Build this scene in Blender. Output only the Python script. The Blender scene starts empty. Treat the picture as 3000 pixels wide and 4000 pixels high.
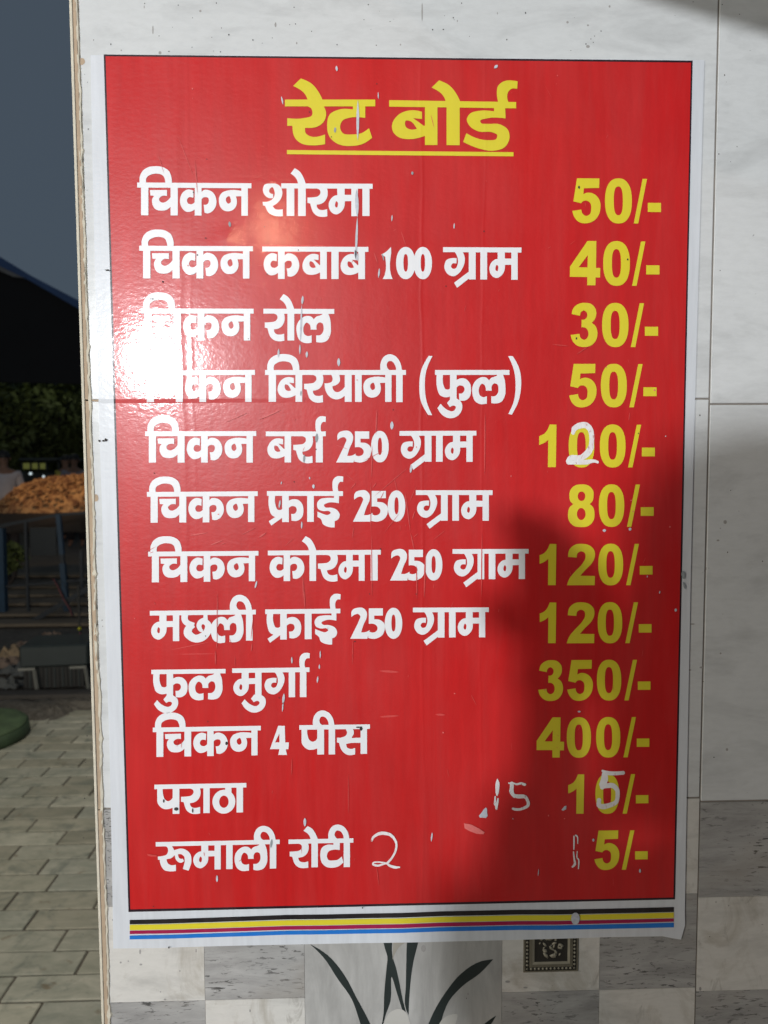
import bpy, bmesh, math, random
import numpy as np
from mathutils import Vector, Matrix
from mathutils.geometry import delaunay_2d_cdt

R = random.Random(7)
S = bpy.context.scene
COL = S.collection

# ------------------------------------------------------------------ camera
F = 2790.0
CB = (0.24947141, 0.40178497, -0.73092656)
ZT = 1.8517849677
RM = np.array([[0.99957733, 0.00523024, -0.02859722],
               [-0.0070387, 0.99795647, -0.06350856],
               [0.02820661, 0.063683, 0.99757148]])
CW = np.array([CB[0], CB[2], ZT - CB[1]])
cam_d = bpy.data.cameras.new('camera'); cam = bpy.data.objects.new('camera', cam_d); COL.objects.link(cam)
r1, r2, r3 = RM[:, 0], RM[:, 1], RM[:, 2]
m = Matrix.Identity(4)
for c in range(3):
    sgn = 1 if c == 0 else -1
    m[0][c] = sgn * r1[c]; m[1][c] = sgn * r3[c]; m[2][c] = -sgn * r2[c]
m[0][3], m[1][3], m[2][3] = CW
cam.matrix_world = m
cam_d.sensor_fit = 'VERTICAL'; cam_d.sensor_height = 24.0
cam_d.lens = F / 4000.0 * 24.0
cam_d.clip_start = 0.01; cam_d.clip_end = 500
S.camera = cam
cam_d.dof.use_dof = True; cam_d.dof.focus_distance = 0.75; cam_d.dof.aperture_fstop = 5.0

# ------------------------------------------------------------------ world: dull blue-grey dusk sky
W = bpy.data.worlds.new("World"); S.world = W; W.use_nodes = True
wn, wl = W.node_tree.nodes, W.node_tree.links
wn.clear()
wo = wn.new('ShaderNodeOutputWorld'); bg = wn.new('ShaderNodeBackground')
sky = wn.new('ShaderNodeTexSky'); sky.sky_type = 'NISHITA'; sky.sun_disc = False
sky.sun_elevation = math.radians(1.5); sky.sun_rotation = math.radians(150)
sky.air_density = 1.0; sky.dust_density = 2.0; sky.ozone_density = 3.0
flat = wn.new('ShaderNodeRGB'); flat.outputs[0].default_value = (0.66, 0.86, 1.10, 1)
mixs = wn.new('ShaderNodeMix'); mixs.data_type = 'RGBA'; mixs.inputs[0].default_value = 0.90
wl.new(sky.outputs[0], mixs.inputs[6]); wl.new(flat.outputs[0], mixs.inputs[7])
wl.new(mixs.outputs[2], bg.inputs[0]); bg.inputs[1].default_value = 0.095
wl.new(bg.outputs[0], wo.inputs[0])

# ------------------------------------------------------------------ lamps of the place, plus one added fill
def lamp(name, kind, loc, energy, color, size, target=None, spot=None, blend=0.6):
    d = bpy.data.lights.new(name, kind); o = bpy.data.objects.new(name, d); COL.objects.link(o)
    d.energy = energy; d.color = color; o.location = loc
    if kind == 'AREA':
        d.shape = 'DISK'; d.size = size
    else:
        d.shadow_soft_size = size
    if target is not None:
        o.rotation_euler = (Vector(target) - Vector(loc)).to_track_quat('-Z', 'Y').to_euler()
    if spot:
        d.spot_size = math.radians(spot); d.spot_blend = blend
    return o
LP = (-0.765, -2.90, 1.975)
lamp('street_bulb', 'POINT', LP, 294, (0.95, 0.975, 1.0), 0.055)
def px(u, v, Y=0.0):
    d = RM.T @ np.array([(u - 1500) / F, (v - 2000) / F, 1.0]); dw = np.array([d[0], d[2], -d[1]])
    return CW + dw * (Y - CW[1]) / dw[1]
P2 = px(1085, 905); D2 = (P2 - CW) * np.array([1, -1, 1])          # a second, orange bulb mirrored in the vinyl
lamp('stall_bulb', 'POINT', tuple(P2 + D2 * 4.6), 18, (1.0, 0.60, 0.36), 0.035)
lamp('warm_fill', 'AREA', (-4.6, -4.4, 2.3), 158, (1.0, 0.95, 0.83), 1.6, (0.3, 0, 1.3))  # added soft fill that lifts the shadows, not a lamp of the stalls
lamp('pavement_lamp', 'SPOT', (-1.2, 1.6, 3.2), 200, (1.0, 0.965, 0.86), 0.1, (-1.2, 1.85, 0), 61, 0.22)
lamp('cart_lamp', 'SPOT', (-3.0, 6.4, 2.7), 100, (1.0, 0.60, 0.27), 0.05, (-3.4, 8.25, 1.45), 46, 0.6)
lamp('lane_lamp', 'POINT', (-6.6, 15.0, 4.2), 15, (0.95, 1.0, 0.6), 0.2)
lamp('yard_lamp', 'POINT', (-0.6, 5.2, 2.6), 2.4, (1.0, 0.85, 0.7), 0.1)

S.view_settings.view_transform = 'Standard'; S.view_settings.look = 'None'
S.view_settings.exposure = 0.0; S.view_settings.gamma = 1.0; S.view_settings.use_curve_mapping = False

# ------------------------------------------------------------------ helpers
def ray(u, v, D):
    d = RM.T @ np.array([(u - 1500) / F, (v - 2000) / F, 1.0]); dw = np.array([d[0], d[2], -d[1]])
    return CW + dw * (D - CW[1]) / dw[1]       # point seen at (u, v) on the plane Y = D

def link(name, me, mat=None, parent=None):
    o = bpy.data.objects.new(name, me); COL.objects.link(o)
    if mat: me.materials.append(mat)
    if parent is not None: o.parent = parent
    return o
def tag(o, label=None, cat=None, group=None, kind=None):
    if label: o['label'] = label
    if cat: o['category'] = cat
    if group: o['group'] = group
    if kind: o['kind'] = kind
    return o
def empty(name, loc, label, cat, group=None, rz=0):
    o = bpy.data.objects.new(name, None); COL.objects.link(o); o.location = loc; o.rotation_euler = (0, 0, rz)
    o.empty_display_size = 0.1
    return tag(o, label, cat, group)
def mesh_bm(bm, name, smooth=False):
    me = bpy.data.meshes.new(name); bm.to_mesh(me); bm.free()
    if smooth:
        for p in me.polygons: p.use_smooth = True
    return me
def bx(bm, x0, x1, y0, y1, z0, z1, bev=0.0):
    g = bmesh.ops.create_cube(bm, size=1.0)
    for v in g['verts']:
        v.co = Vector(((x0 + x1) / 2 + v.co.x * (x1 - x0), (y0 + y1) / 2 + v.co.y * (y1 - y0), (z0 + z1) / 2 + v.co.z * (z1 - z0)))
    if bev:
        es = list({e for v in g['verts'] for e in v.link_edges})
        bmesh.ops.bevel(bm, geom=es, offset=bev, segments=1, affect='EDGES', clamp_overlap=True)
    return bm
def box(name, x0, x1, y0, y1, z0, z1, mat, parent=None, bev=0.0):
    bm = bmesh.new(); bx(bm, x0, x1, y0, y1, z0, z1, bev)
    return link(name, mesh_bm(bm, name), mat, parent)
def bar(bm, a, b, w, h=None, up=(0, 0, 1)):
    a, b = Vector(a), Vector(b); h = h or w
    d = (b - a).normalized(); s = d.cross(Vector(up))
    if s.length < 1e-3: s = d.cross(Vector((0, 1, 0)))
    s.normalize(); t = s.cross(d)
    vs = [bm.verts.new(p + s * (i * w / 2) + t * (j * h / 2)) for p in (a, b) for i, j in ((-1, -1), (1, -1), (1, 1), (-1, 1))]
    for q in ((0, 1, 2, 3), (7, 6, 5, 4), (0, 4, 5, 1), (1, 5, 6, 2), (2, 6, 7, 3), (3, 7, 4, 0)):
        bm.faces.new([vs[k] for k in q])
def tube(bm, pts, rad, n=8, closed_ends=True):
    pts = [Vector(p) for p in pts]; rings = []
    for i, p in enumerate(pts):
        d = (pts[min(i + 1, len(pts) - 1)] - pts[max(i - 1, 0)]).normalized()
        s = d.cross(Vector((0, 0, 1)))
        if s.length < 1e-3: s = d.cross(Vector((0, 1, 0)))
        s.normalize(); t = s.cross(d); r = rad[i] if isinstance(rad, (list, tuple)) else rad
        rings.append([bm.verts.new(p + (s * math.cos(2 * math.pi * k / n) + t * math.sin(2 * math.pi * k / n)) * r) for k in range(n)])
    for a, b in zip(rings, rings[1:]):
        for k in range(n): bm.faces.new([a[k], a[(k + 1) % n], b[(k + 1) % n], b[k]])
    if closed_ends:
        bm.faces.new(rings[0][::-1]); bm.faces.new(rings[-1])
def lathe(bm, prof, n=32, c=(0, 0, 0)):
    rings = []
    for r, z in prof:
        rings.append([bm.verts.new((c[0] + r * math.cos(2 * math.pi * k / n), c[1] + r * math.sin(2 * math.pi * k / n), c[2] + z)) for k in range(n)])
    for a, b in zip(rings, rings[1:]):
        for k in range(n): bm.faces.new([a[k], a[(k + 1) % n], b[(k + 1) % n], b[k]])
    bm.faces.new(rings[0][::-1]); bm.faces.new(rings[-1])

# ------------------------------------------------------------------ materials
class NT:
    def __init__(s, name):
        s.m = bpy.data.materials.new(name); s.m.use_nodes = True; s.t = s.m.node_tree; s.n = s.t.nodes; s.l = s.t.links
        s.b = s.n['Principled BSDF']
    def node(s, typ, **kw):
        o = s.n.new(typ)
        for k, v in kw.items(): setattr(o, k, v)
        return o
    def pos(s, scale=(1, 1, 1), rot=(0, 0, 0), obj=False):
        mp = s.node('ShaderNodeMapping'); mp.inputs['Scale'].default_value = scale; mp.inputs['Rotation'].default_value = rot
        if obj:
            s.l.new(s.node('ShaderNodeTexCoord').outputs['Object'], mp.inputs[0])
        else:
            s.l.new(s.node('ShaderNodeNewGeometry').outputs['Position'], mp.inputs[0])
        return mp.outputs[0]
    def noise(s, vec, scale, detail=4, rough=0.55, dist=0.0):
        o = s.node('ShaderNodeTexNoise'); s.l.new(vec, o.inputs['Vector'])
        o.inputs['Scale'].default_value = scale; o.inputs['Detail'].default_value = detail
        o.inputs['Roughness'].default_value = rough; o.inputs['Distortion'].default_value = dist
        return o.outputs[0]
    def ramp(s, fac, stops):
        o = s.node('ShaderNodeValToRGB'); e = o.color_ramp.elements
        while len(e) < len(stops): e.new(0.5)
        for i, (p, c) in enumerate(stops):
            e[i].position = p; e[i].color = (c, c, c, 1) if isinstance(c, (int, float)) else (*c, 1)
        s.l.new(fac, o.inputs[0]); return o.outputs[0]
    def mix(s, fac, a, b, mode='MIX'):
        o = s.node('ShaderNodeMix', data_type='RGBA', blend_type=mode)
        for i, v in ((0, fac), (6, a), (7, b)):
            if isinstance(v, (int, float)): o.inputs[i].default_value = v if i == 0 else (v, v, v, 1)
            elif isinstance(v, tuple): o.inputs[i].default_value = (*v, 1)
            else: s.l.new(v, o.inputs[i])
        return o.outputs[2]
    def math(s, op, a, b=0.0, c=0.0):
        o = s.node('ShaderNodeMath', operation=op)
        for i, v in enumerate((a, b, c)):
            if isinstance(v, (int, float)): o.inputs[i].default_value = v
            else: s.l.new(v, o.inputs[i])
        return o.outputs[0]
    def set(s, **kw):
        for k, v in kw.items():
            k = {'base': 'Base Color', 'rough': 'Roughness', 'spec': 'Specular IOR Level', 'coat': 'Coat Weight', 'coatr': 'Coat Roughness', 'metal': 'Metallic', 'emit': 'Emission Color', 'emits': 'Emission Strength', 'alpha': 'Alpha', 'trans': 'Transmission Weight', 'sheen': 'Sheen Weight'}[k]
            i = s.b.inputs[k]
            if isinstance(v, tuple): i.default_value = (*v, 1)
            elif isinstance(v, (int, float)): i.default_value = v
            else: s.l.new(v, i)
        return s
    def bump(s, h, dist=0.001, strength=1.0, prev=None, coat=False):
        o = s.node('ShaderNodeBump'); o.inputs['Distance'].default_value = dist; o.inputs['Strength'].default_value = strength
        s.l.new(h, o.inputs['Height'])
        if prev is not None: s.l.new(prev, o.inputs['Normal'])
        s.l.new(o.outputs[0], s.b.inputs['Normal'])
        if coat: s.l.new(o.outputs[0], s.b.inputs['Coat Normal'])
        return o.outputs[0]
    def rnd(s):
        return s.node('ShaderNodeObjectInfo').outputs['Random']
def simple(name, col, rough=0.6, var=0.25, sc=30.0, bump=0.0, metal=0.0, spec=0.5):
    t = NT(name); v = t.pos()
    n = t.noise(v, sc, 5)
    c = t.mix(n, tuple(x * (1 - var) for x in col), tuple(min(1, x * (1 + var)) for x in col))
    t.set(base=c, rough=rough, metal=metal, spec=spec)
    if bump: t.bump(n, bump)
    return t.m

# --- printed glossy vinyl: same relief (orange peel, folds, blisters) under every ink
BLIST = [(830, 985, 0.016, 0.9), (885, 930, 0.010, 0.6), (1750, 3255, 0.012, 0.5), (1330, 2830, 0.014, .35), (1000, 300, .012, .3)]
def vinyl_relief(t):
    p = t.pos()
    sep = t.node('ShaderNodeSeparateXYZ'); t.l.new(p, sep.inputs[0]); X, Z = sep.outputs[0], sep.outputs[2]
    peel = t.noise(t.pos((1, 1, 1.25)), 250, 3, 0.55)
    leather = t.node('ShaderNodeTexVoronoi', feature='SMOOTH_F1'); t.l.new(t.pos((1, 1, 1.7)), leather.inputs['Vector']); leather.inputs['Scale'].default_value = 150
    soft = t.noise(t.pos((1.0, 1, 0.35)), 9, 3, 0.5)
    h = t.math('MULTIPLY', peel, 0.000095)
    h = t.math('ADD', h, t.math('MULTIPLY', leather.outputs[0], 0.00005))
    h = t.math('ADD', h, t.math('MULTIPLY', soft, 0.0006))
    def crease(coord, at, width, amp, hh):
        d = t.math('DIVIDE', t.math('SUBTRACT', coord, at), width)
        g = t.math('EXPONENT', t.math('MULTIPLY', t.math('MULTIPLY', d, d), -1.0))
        return t.math('ADD', hh, t.math('MULTIPLY', g, amp))
    wav = t.math('MULTIPLY', t.math('SUBTRACT', t.noise(p, 7, 2), 0.5), 0.012)
    Xw = t.math('ADD', X, wav); Zw = t.math('ADD', Z, t.math('MULTIPLY', wav, 0.15))
    z0_ = float(px(700, 1574)[2])                                           # fold over the tile joint: a short tilted band
    band = t.node('ShaderNodeMapRange'); t.l.new(Zw, band.inputs[0]); band.inputs[1].default_value = z0_; band.inputs[2].default_value = z0_ + 0.0042; band.inputs[3].default_value = 0; band.inputs[4].default_value = 1
    fade = t.node('ShaderNodeMapRange'); t.l.new(X, fade.inputs[0]); fade.inputs[1].default_value = 0.10; fade.inputs[2].default_value = 0.24; fade.inputs[3].default_value = 0.00042; fade.inputs[4].default_value = 0.00004
    h = t.math('ADD', h, t.math('MULTIPLY', band.outputs[0], fade.outputs[0]))
    h = crease(Zw, float(px(700, 3235)[2]), 0.0035, 0.00006, h)
    h = crease(Xw, float(px(700, 900)[0]), 0.0030, 0.00013, h)
    h = crease(Xw, float(px(740, 900)[0]), 0.0020, 0.00006, h)
    h = crease(Xw, float(px(1650, 2300)[0]), 0.0016, 0.00010, h)
    h = crease(Xw, float(px(1885, 2300)[0]), 0.0014, 0.00008, h)
    for (u, v, r, a) in BLIST:
        q = px(u, v)
        dx = t.math('SUBTRACT', X, float(q[0])); dz = t.math('SUBTRACT', Z, float(q[2]))
        d2 = t.math('DIVIDE', t.math('ADD', t.math('MULTIPLY', dx, dx), t.math('MULTIPLY', dz, dz)), r * r)
        h = t.math('ADD', h, t.math('MULTIPLY', t.math('EXPONENT', t.math('MULTIPLY', d2, -1.0)), a * 0.0006))
    t.bump(h, 1.0, 1.0, coat=True)
def vinyl(name, col, grime=0.10, spec=0.34):
    t = NT(name)
    n = t.noise(t.pos((1, 1, 0.5)), 6, 5, 0.6); n2 = t.noise(t.pos((9, 1, 0.8)), 14, 4, 0.6)
    k = t.ramp(t.math('MULTIPLY', t.math('ADD', n, n2), 0.5), [(0.35, 1 - grime), (0.62, 1.0)])
    c = t.mix(1.0, col, k, 'MULTIPLY')
    dirt = t.ramp(t.noise(t.pos((1, 1, .7)), 38, 6, 0.75), [(0.70, 0.0), (0.76, 0.22)])
    c = t.mix(dirt, c, (0.22, 0.2, 0.17))
    r = t.ramp(t.noise(t.pos(), 24, 5, 0.6), [(0.3, 0.34), (0.7, 0.42)])
    dust = t.ramp(t.noise(t.pos((5, 1, 0.6)), 5, 6, 0.68, 0.4), [(0.45, 0.0), (0.80, 0.045)])
    c = t.mix(dust, c, (0.50, 0.40, 0.38))
    sm = t.ramp(t.noise(t.pos((1, 1, 1)), 2.6, 4, 0.6, 0.8), [(0.45, 0.0), (0.8, 0.035)])
    c = t.mix(sm, c, (0.46, 0.36, 0.36))
    t.set(base=c, rough=r, spec=spec, coat=0.5, coatr=0.115)
    vinyl_relief(t)
    return t.m
M = {}
M['red'] = vinyl('red_vinyl', (0.57, 0.012, 0.013), 0.16)
M['sheet'] = vinyl('white_vinyl', (0.68, 0.71, 0.755), 0.16)
M['white'] = vinyl('white_print', (0.83, 0.84, 0.87), 0.05)
M['yellow'] = vinyl('yellow_print', (0.72, 0.62, 0.030), 0.05)
M['black'] = vinyl('black_print', (0.012, 0.010, 0.012), 0.1)
M['magenta'] = vinyl('magenta_print', (0.36, 0.008, 0.07), 0.1)
M['blue'] = vinyl('blue_print', (0.012, 0.18, 0.62), 0.1)
M['border'] = vinyl('border_print', (0.02, 0.006, 0.012), 0.1)
M['flake'] = simple('bare_spot', (0.52, 0.54, 0.6), 0.6, 0.3, 300)
M['flake_dark'] = simple('bare_spot_grey', (0.28, 0.31, 0.33), 0.6, 0.3, 300)
M['scratch'] = simple('scratch', (0.70, 0.16, 0.15), 0.5, 0.2, 400)
M['scratch_soft'] = simple('scratch_soft', (0.60, 0.06, 0.055), 0.45, 0.2, 400)
def white_out():
    t = NT('white_out'); n = t.noise(t.pos((1, 1, .6)), 260, 5, 0.7)
    k = t.ramp(t.noise(t.pos((2.2, 1, .7)), 170, 4, 0.65, .6), [(0.60, 0.0), (0.68, 0.75)])
    thin = t.ramp(t.noise(t.pos(), 60, 3), [(0.4, 0.0), (0.75, 0.45)])
    c = t.mix(k, t.mix(thin, (0.80, 0.80, 0.81), (0.66, 0.50, 0.49)), (0.42, 0.10, 0.09))
    t.set(base=c, rough=0.65); t.bump(n, 0.0006); return t.m
M['putty'] = white_out()
M['dirt'] = simple('dirt_spot', (0.035, 0.03, 0.03), 0.8, 0.3, 200)
M['dirt_soft'] = simple('dirt_soft', (0.32, 0.31, 0.30), 0.8, 0.3, 100)
M['brown_spot'] = simple('brown_spot', (0.17, 0.14, 0.11), 0.8, 0.4, 200)

def marble(name, base, rough=0.16, streak=0.10, stain=0.0):
    t = NT(name); r = t.rnd()
    vec = t.node('ShaderNodeVectorMath', operation='ADD'); t.l.new(t.pos((1, 1, 3.2)), vec.inputs[0])
    cm = t.node('ShaderNodeCombineXYZ'); t.l.new(t.math('MULTIPLY', r, 7.0), cm.inputs[0]); t.l.new(cm.outputs[0], vec.inputs[1])
    v = vec.outputs[0]
    a = t.noise(v, 9, 7, 0.62, 0.6)
    k = t.ramp(a, [(0.32, 1 - streak), (0.50, 1.0), (0.64, 1.0), (0.75, 1 - streak * .7)])
    fine = t.ramp(t.noise(t.pos((1, 1, 3.0)), 70, 6, 0.7), [(0.3, 0.93), (0.6, 1.0)])
    cloud = t.ramp(t.noise(t.pos(), 3.2, 3), [(0.3, 0.93), (0.7, 1.0)])
    c = t.mix(1.0, t.mix(1.0, base, k, 'MULTIPLY'), fine, 'MULTIPLY'); c = t.mix(1.0, c, cloud, 'MULTIPLY')
    veins = t.ramp(t.noise(t.pos((1.4, 1, 5.0), (0, 0.12, 0)), 16, 8, 0.72, 1.2), [(0.655, 0.0), (0.70, 0.22)])
    c = t.mix(veins, c, (0.36, 0.37, 0.38))
    if stain:
        s1 = t.ramp(t.noise(t.pos((1, 1, .8), (0, .5, 0)), 13, 6, 0.7, 1.3), [(0.50, 0.0), (0.66, stain)])
        c = t.mix(s1, c, (0.33, 0.29, 0.23))
        s2 = t.ramp(t.noise(t.pos((1.6, 1, .7)), 30, 5, 0.7, 1.0), [(0.60, 0.0), (0.68, stain * .8)])
        c = t.mix(s2, c, (0.24, 0.22, 0.19))
    sp = t.ramp(t.noise(t.pos(), 95, 2, 0.5), [(0.775, 0.0), (0.79, 0.55)])
    c = t.mix(sp, c, (0.10, 0.09, 0.10))
    t.set(base=c, rough=rough, spec=0.5)
    t.bump(t.noise(t.pos((1, 1, 1.5)), 26, 4), 0.0004, 0.6)
    return t.m
M['marble'] = marble('white_marble_glaze', (0.645, 0.662, 0.668), 0.17, 0.15)
M['cream'] = marble('cream_marble_print', (0.66, 0.645, 0.61), 0.24, 0.22, 0.5)
def stone(name, a, b, horizontal=True):
    t = NT(name); r = t.rnd()
    vec = t.node('ShaderNodeVectorMath', operation='ADD')
    t.l.new(t.pos((1, 1, 4.5) if horizontal else (4, 1, 0.8)), vec.inputs[0])
    cm = t.node('ShaderNodeCombineXYZ'); t.l.new(t.math('MULTIPLY', r, 9.0), cm.inputs[0]); t.l.new(cm.outputs[0], vec.inputs[1])
    v = vec.outputs[0]
    n = t.noise(v, 10, 8, 0.68, 0.5)
    c = t.mix(t.ramp(n, [(0.3, 0.0), (0.68, 1.0)]), a, b)
    if horizontal:
        pit = t.ramp(t.noise(v, 80, 5, 0.66, 0.5), [(0.575, 0.0), (0.61, 0.85)])
        patch = t.ramp(t.noise(t.pos(), 12, 3), [(0.38, 0.1), (0.6, 1.0)])
        c = t.mix(t.math('MULTIPLY', pit, patch), c, (0.035, 0.034, 0.032))
        br = t.ramp(t.noise(t.pos((1, 1, 2)), 7, 3), [(0.55, 0.0), (0.75, 0.35)])
        c = t.mix(br, c, (0.30, 0.25, 0.19))
    t.set(base=c, rough=0.30, spec=0.45)
    t.bump(t.noise(t.pos((1, 1, 3)), 60, 4), 0.0004, 0.5)
    return t.m
M['stone'] = stone('grey_stone_print', (0.245, 0.24, 0.235), (0.45, 0.445, 0.435))
M['stone_smooth'] = stone('grey_panel_print', (0.30, 0.295, 0.285), (0.47, 0.465, 0.45), False)
M['leaf'] = simple('leaf_print', (0.026, 0.034, 0.033), 0.3, 0.5, 9)
M['petal'] = simple('petal_print', (0.50, 0.49, 0.46), 0.3, 0.12, 12)
M['petal_dim'] = simple('petal_dim_print', (0.33, 0.31, 0.27), 0.3, 0.12, 12)
M['bronze'] = simple('bronze_print', (0.15, 0.135, 0.10), 0.45, 0.55, 45, 0.0004)
M['bronze_dark'] = simple('bronze_dark_print', (0.028, 0.025, 0.020), 0.5, 0.5, 45)
M['bronze_light'] = simple('bronze_light_print', (0.30, 0.275, 0.21), 0.45, 0.4, 60, 0.0004)
M['grout'] = simple('grout', (0.22, 0.20, 0.18), 0.9, 0.35, 60)
M['biscuit'] = simple('tile_biscuit', (0.42, 0.32, 0.225), 0.9, 0.28, 45, 0.0006)
M['cement'] = simple('white_cement', (0.60, 0.56, 0.46), 0.9, 0.22, 110, 0.001)
M['wall_core'] = simple('mortar', (0.28, 0.26, 0.23), 0.95, 0.2, 20)
M['joint'] = simple('joint_sand', (0.075, 0.062, 0.045), 0.95, 0.5, 9)
M['gap'] = simple('gap_shadow', (0.03, 0.02, 0.015), 0.9, 0.3, 50)

# ------------------------------------------------------------------ 2D lettering engine
def parse(s):
    pts = []
    for tok in s.split():
        c = tok.endswith('!')
        x, y = tok.rstrip('!').split(',')
        pts.append((float(x), float(y), c))
    return pts
def smooth(pts, step=4):
    n = len(pts); out = []
    for i in range(n):
        p0, p1, p2, p3 = pts[i - 1], pts[i], pts[(i + 1) % n], pts[(i + 2) % n]
        a = np.array(p1[:2]); b = np.array(p2[:2]); out.append(a)
        if p1[2] and p2[2]: continue
        L = np.linalg.norm(b - a)
        def tan(pp, pc, pn):
            d1 = np.linalg.norm(pc - pp) or 1e-6; d2 = np.linalg.norm(pn - pc) or 1e-6
            v = ((pc - pp) / d1 * d2 + (pn - pc) / d2 * d1) / (d1 + d2)
            return v * L
        P0, P3 = np.array(p0[:2]), np.array(p3[:2])
        t1 = None if p1[2] else tan(P0, a, b)
        t2 = None if p2[2] else tan(a, b, P3)
        if t1 is None: t1 = 1.5 * (b - a) - 0.5 * t2
        if t2 is None: t2 = 1.5 * (b - a) - 0.5 * t1
        for k in range(1, step):
            u = k / step
            out.append((2*u**3-3*u**2+1)*a + (u**3-2*u**2+u)*t1 + (-2*u**3+3*u**2)*b + (u**3-u**2)*t2)
    return np.array(out)
def ribbon(s, step=5):
    pts = [tuple(float(q) for q in t.split(',')) for t in s.split()]
    P = np.array([(a, b, w) for a, b, w in pts]); Q = []
    n = len(P)
    for i in range(n - 1):
        p0 = P[max(i - 1, 0)]; p1 = P[i]; p2 = P[i + 1]; p3 = P[min(i + 2, n - 1)]
        for k in range(step):
            u = k / step
            Q.append(0.5 * ((2*p1) + (-p0+p2)*u + (2*p0-5*p1+4*p2-p3)*u*u + (-p0+3*p1-3*p2+p3)*u**3))
    Q.append(P[-1]); Q = np.array(Q)
    T = np.gradient(Q[:, :2], axis=0); T /= np.linalg.norm(T, axis=1)[:, None] + 1e-9
    N = np.stack([-T[:, 1], T[:, 0]], 1) * Q[:, 2:3] / 2
    Lf, Rt = Q[:, :2] + N, Q[:, :2] - N
    return [np.array([Lf[i], Lf[i + 1], Rt[i + 1], Rt[i]]) for i in range(len(Q) - 1)]
def oval(cx, cy, rx, ry, n=28, p=2.0):
    out = []
    for k in range(n):
        a = 2 * math.pi * k / n; c, s_ = math.cos(a), math.sin(a)
        out.append((cx + rx * abs(c) ** (2 / p) * (1 if c > 0 else -1), cy + ry * abs(s_) ** (2 / p) * (1 if s_ > 0 else -1)))
    return np.array(out)
def inside(poly, P):
    x, y = P[:, 0], P[:, 1]; wn_ = np.zeros(len(P), int); n = len(poly)
    for i in range(n):
        x1, y1 = poly[i]; x2, y2 = poly[(i + 1) % n]
        cr = (x2 - x1) * (y - y1) - (x - x1) * (y2 - y1)
        wn_ += ((y1 <= y) & (y2 > y) & (cr > 0)).astype(int) - ((y1 > y) & (y2 <= y) & (cr < 0)).astype(int)
    return wn_ != 0
def flat_mesh(name, pieces, Y, mat, parent):
    """pieces: list of (outer, [holes]) arrays in (X, Z) metres on the wall plane -> one mesh without overlaps"""
    vs, es = [], []
    for o_, hs in pieces:
        for lp in [o_] + list(hs):
            b = len(vs); n = len(lp)
            vs += [Vector((p[0] * 100, p[1] * 100)) for p in lp]
            es += [(b + i, b + (i + 1) % n) for i in range(n)]
    ov, oe, of, *_ = delaunay_2d_cdt(vs, es, [], 0, 1e-5)
    V = np.array([(v[0], v[1]) for v in ov]); T = np.array([f for f in of if len(f) == 3])
    C = V[T].mean(1); keep = np.zeros(len(T), bool)
    for o_, hs in pieces:
        k = inside(np.asarray(o_) * 100, C)
        for h_ in hs: k &= ~inside(np.asarray(h_) * 100, C)
        keep |= k
    T = T[keep]
    used = np.unique(T); rm = {int(u): i for i, u in enumerate(used)}
    me = bpy.data.meshes.new(name)
    verts = [(V[u][0] / 100, Y, V[u][1] / 100) for u in used]; faces = []
    for t in T:
        a, b, c = (V[i] for i in t)
        cr = (b[0]-a[0])*(c[1]-a[1]) - (b[1]-a[1])*(c[0]-a[0])
        q = [rm[int(i)] for i in t]
        faces.append(q if cr > 0 else q[::-1])       # facing -Y
    me.from_pydata(verts, [], faces)
    return link(name, me, mat, parent)
def to_plane(P):
    return np.array([px(u, v)[[0, 2]] for u, v in P])

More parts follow.
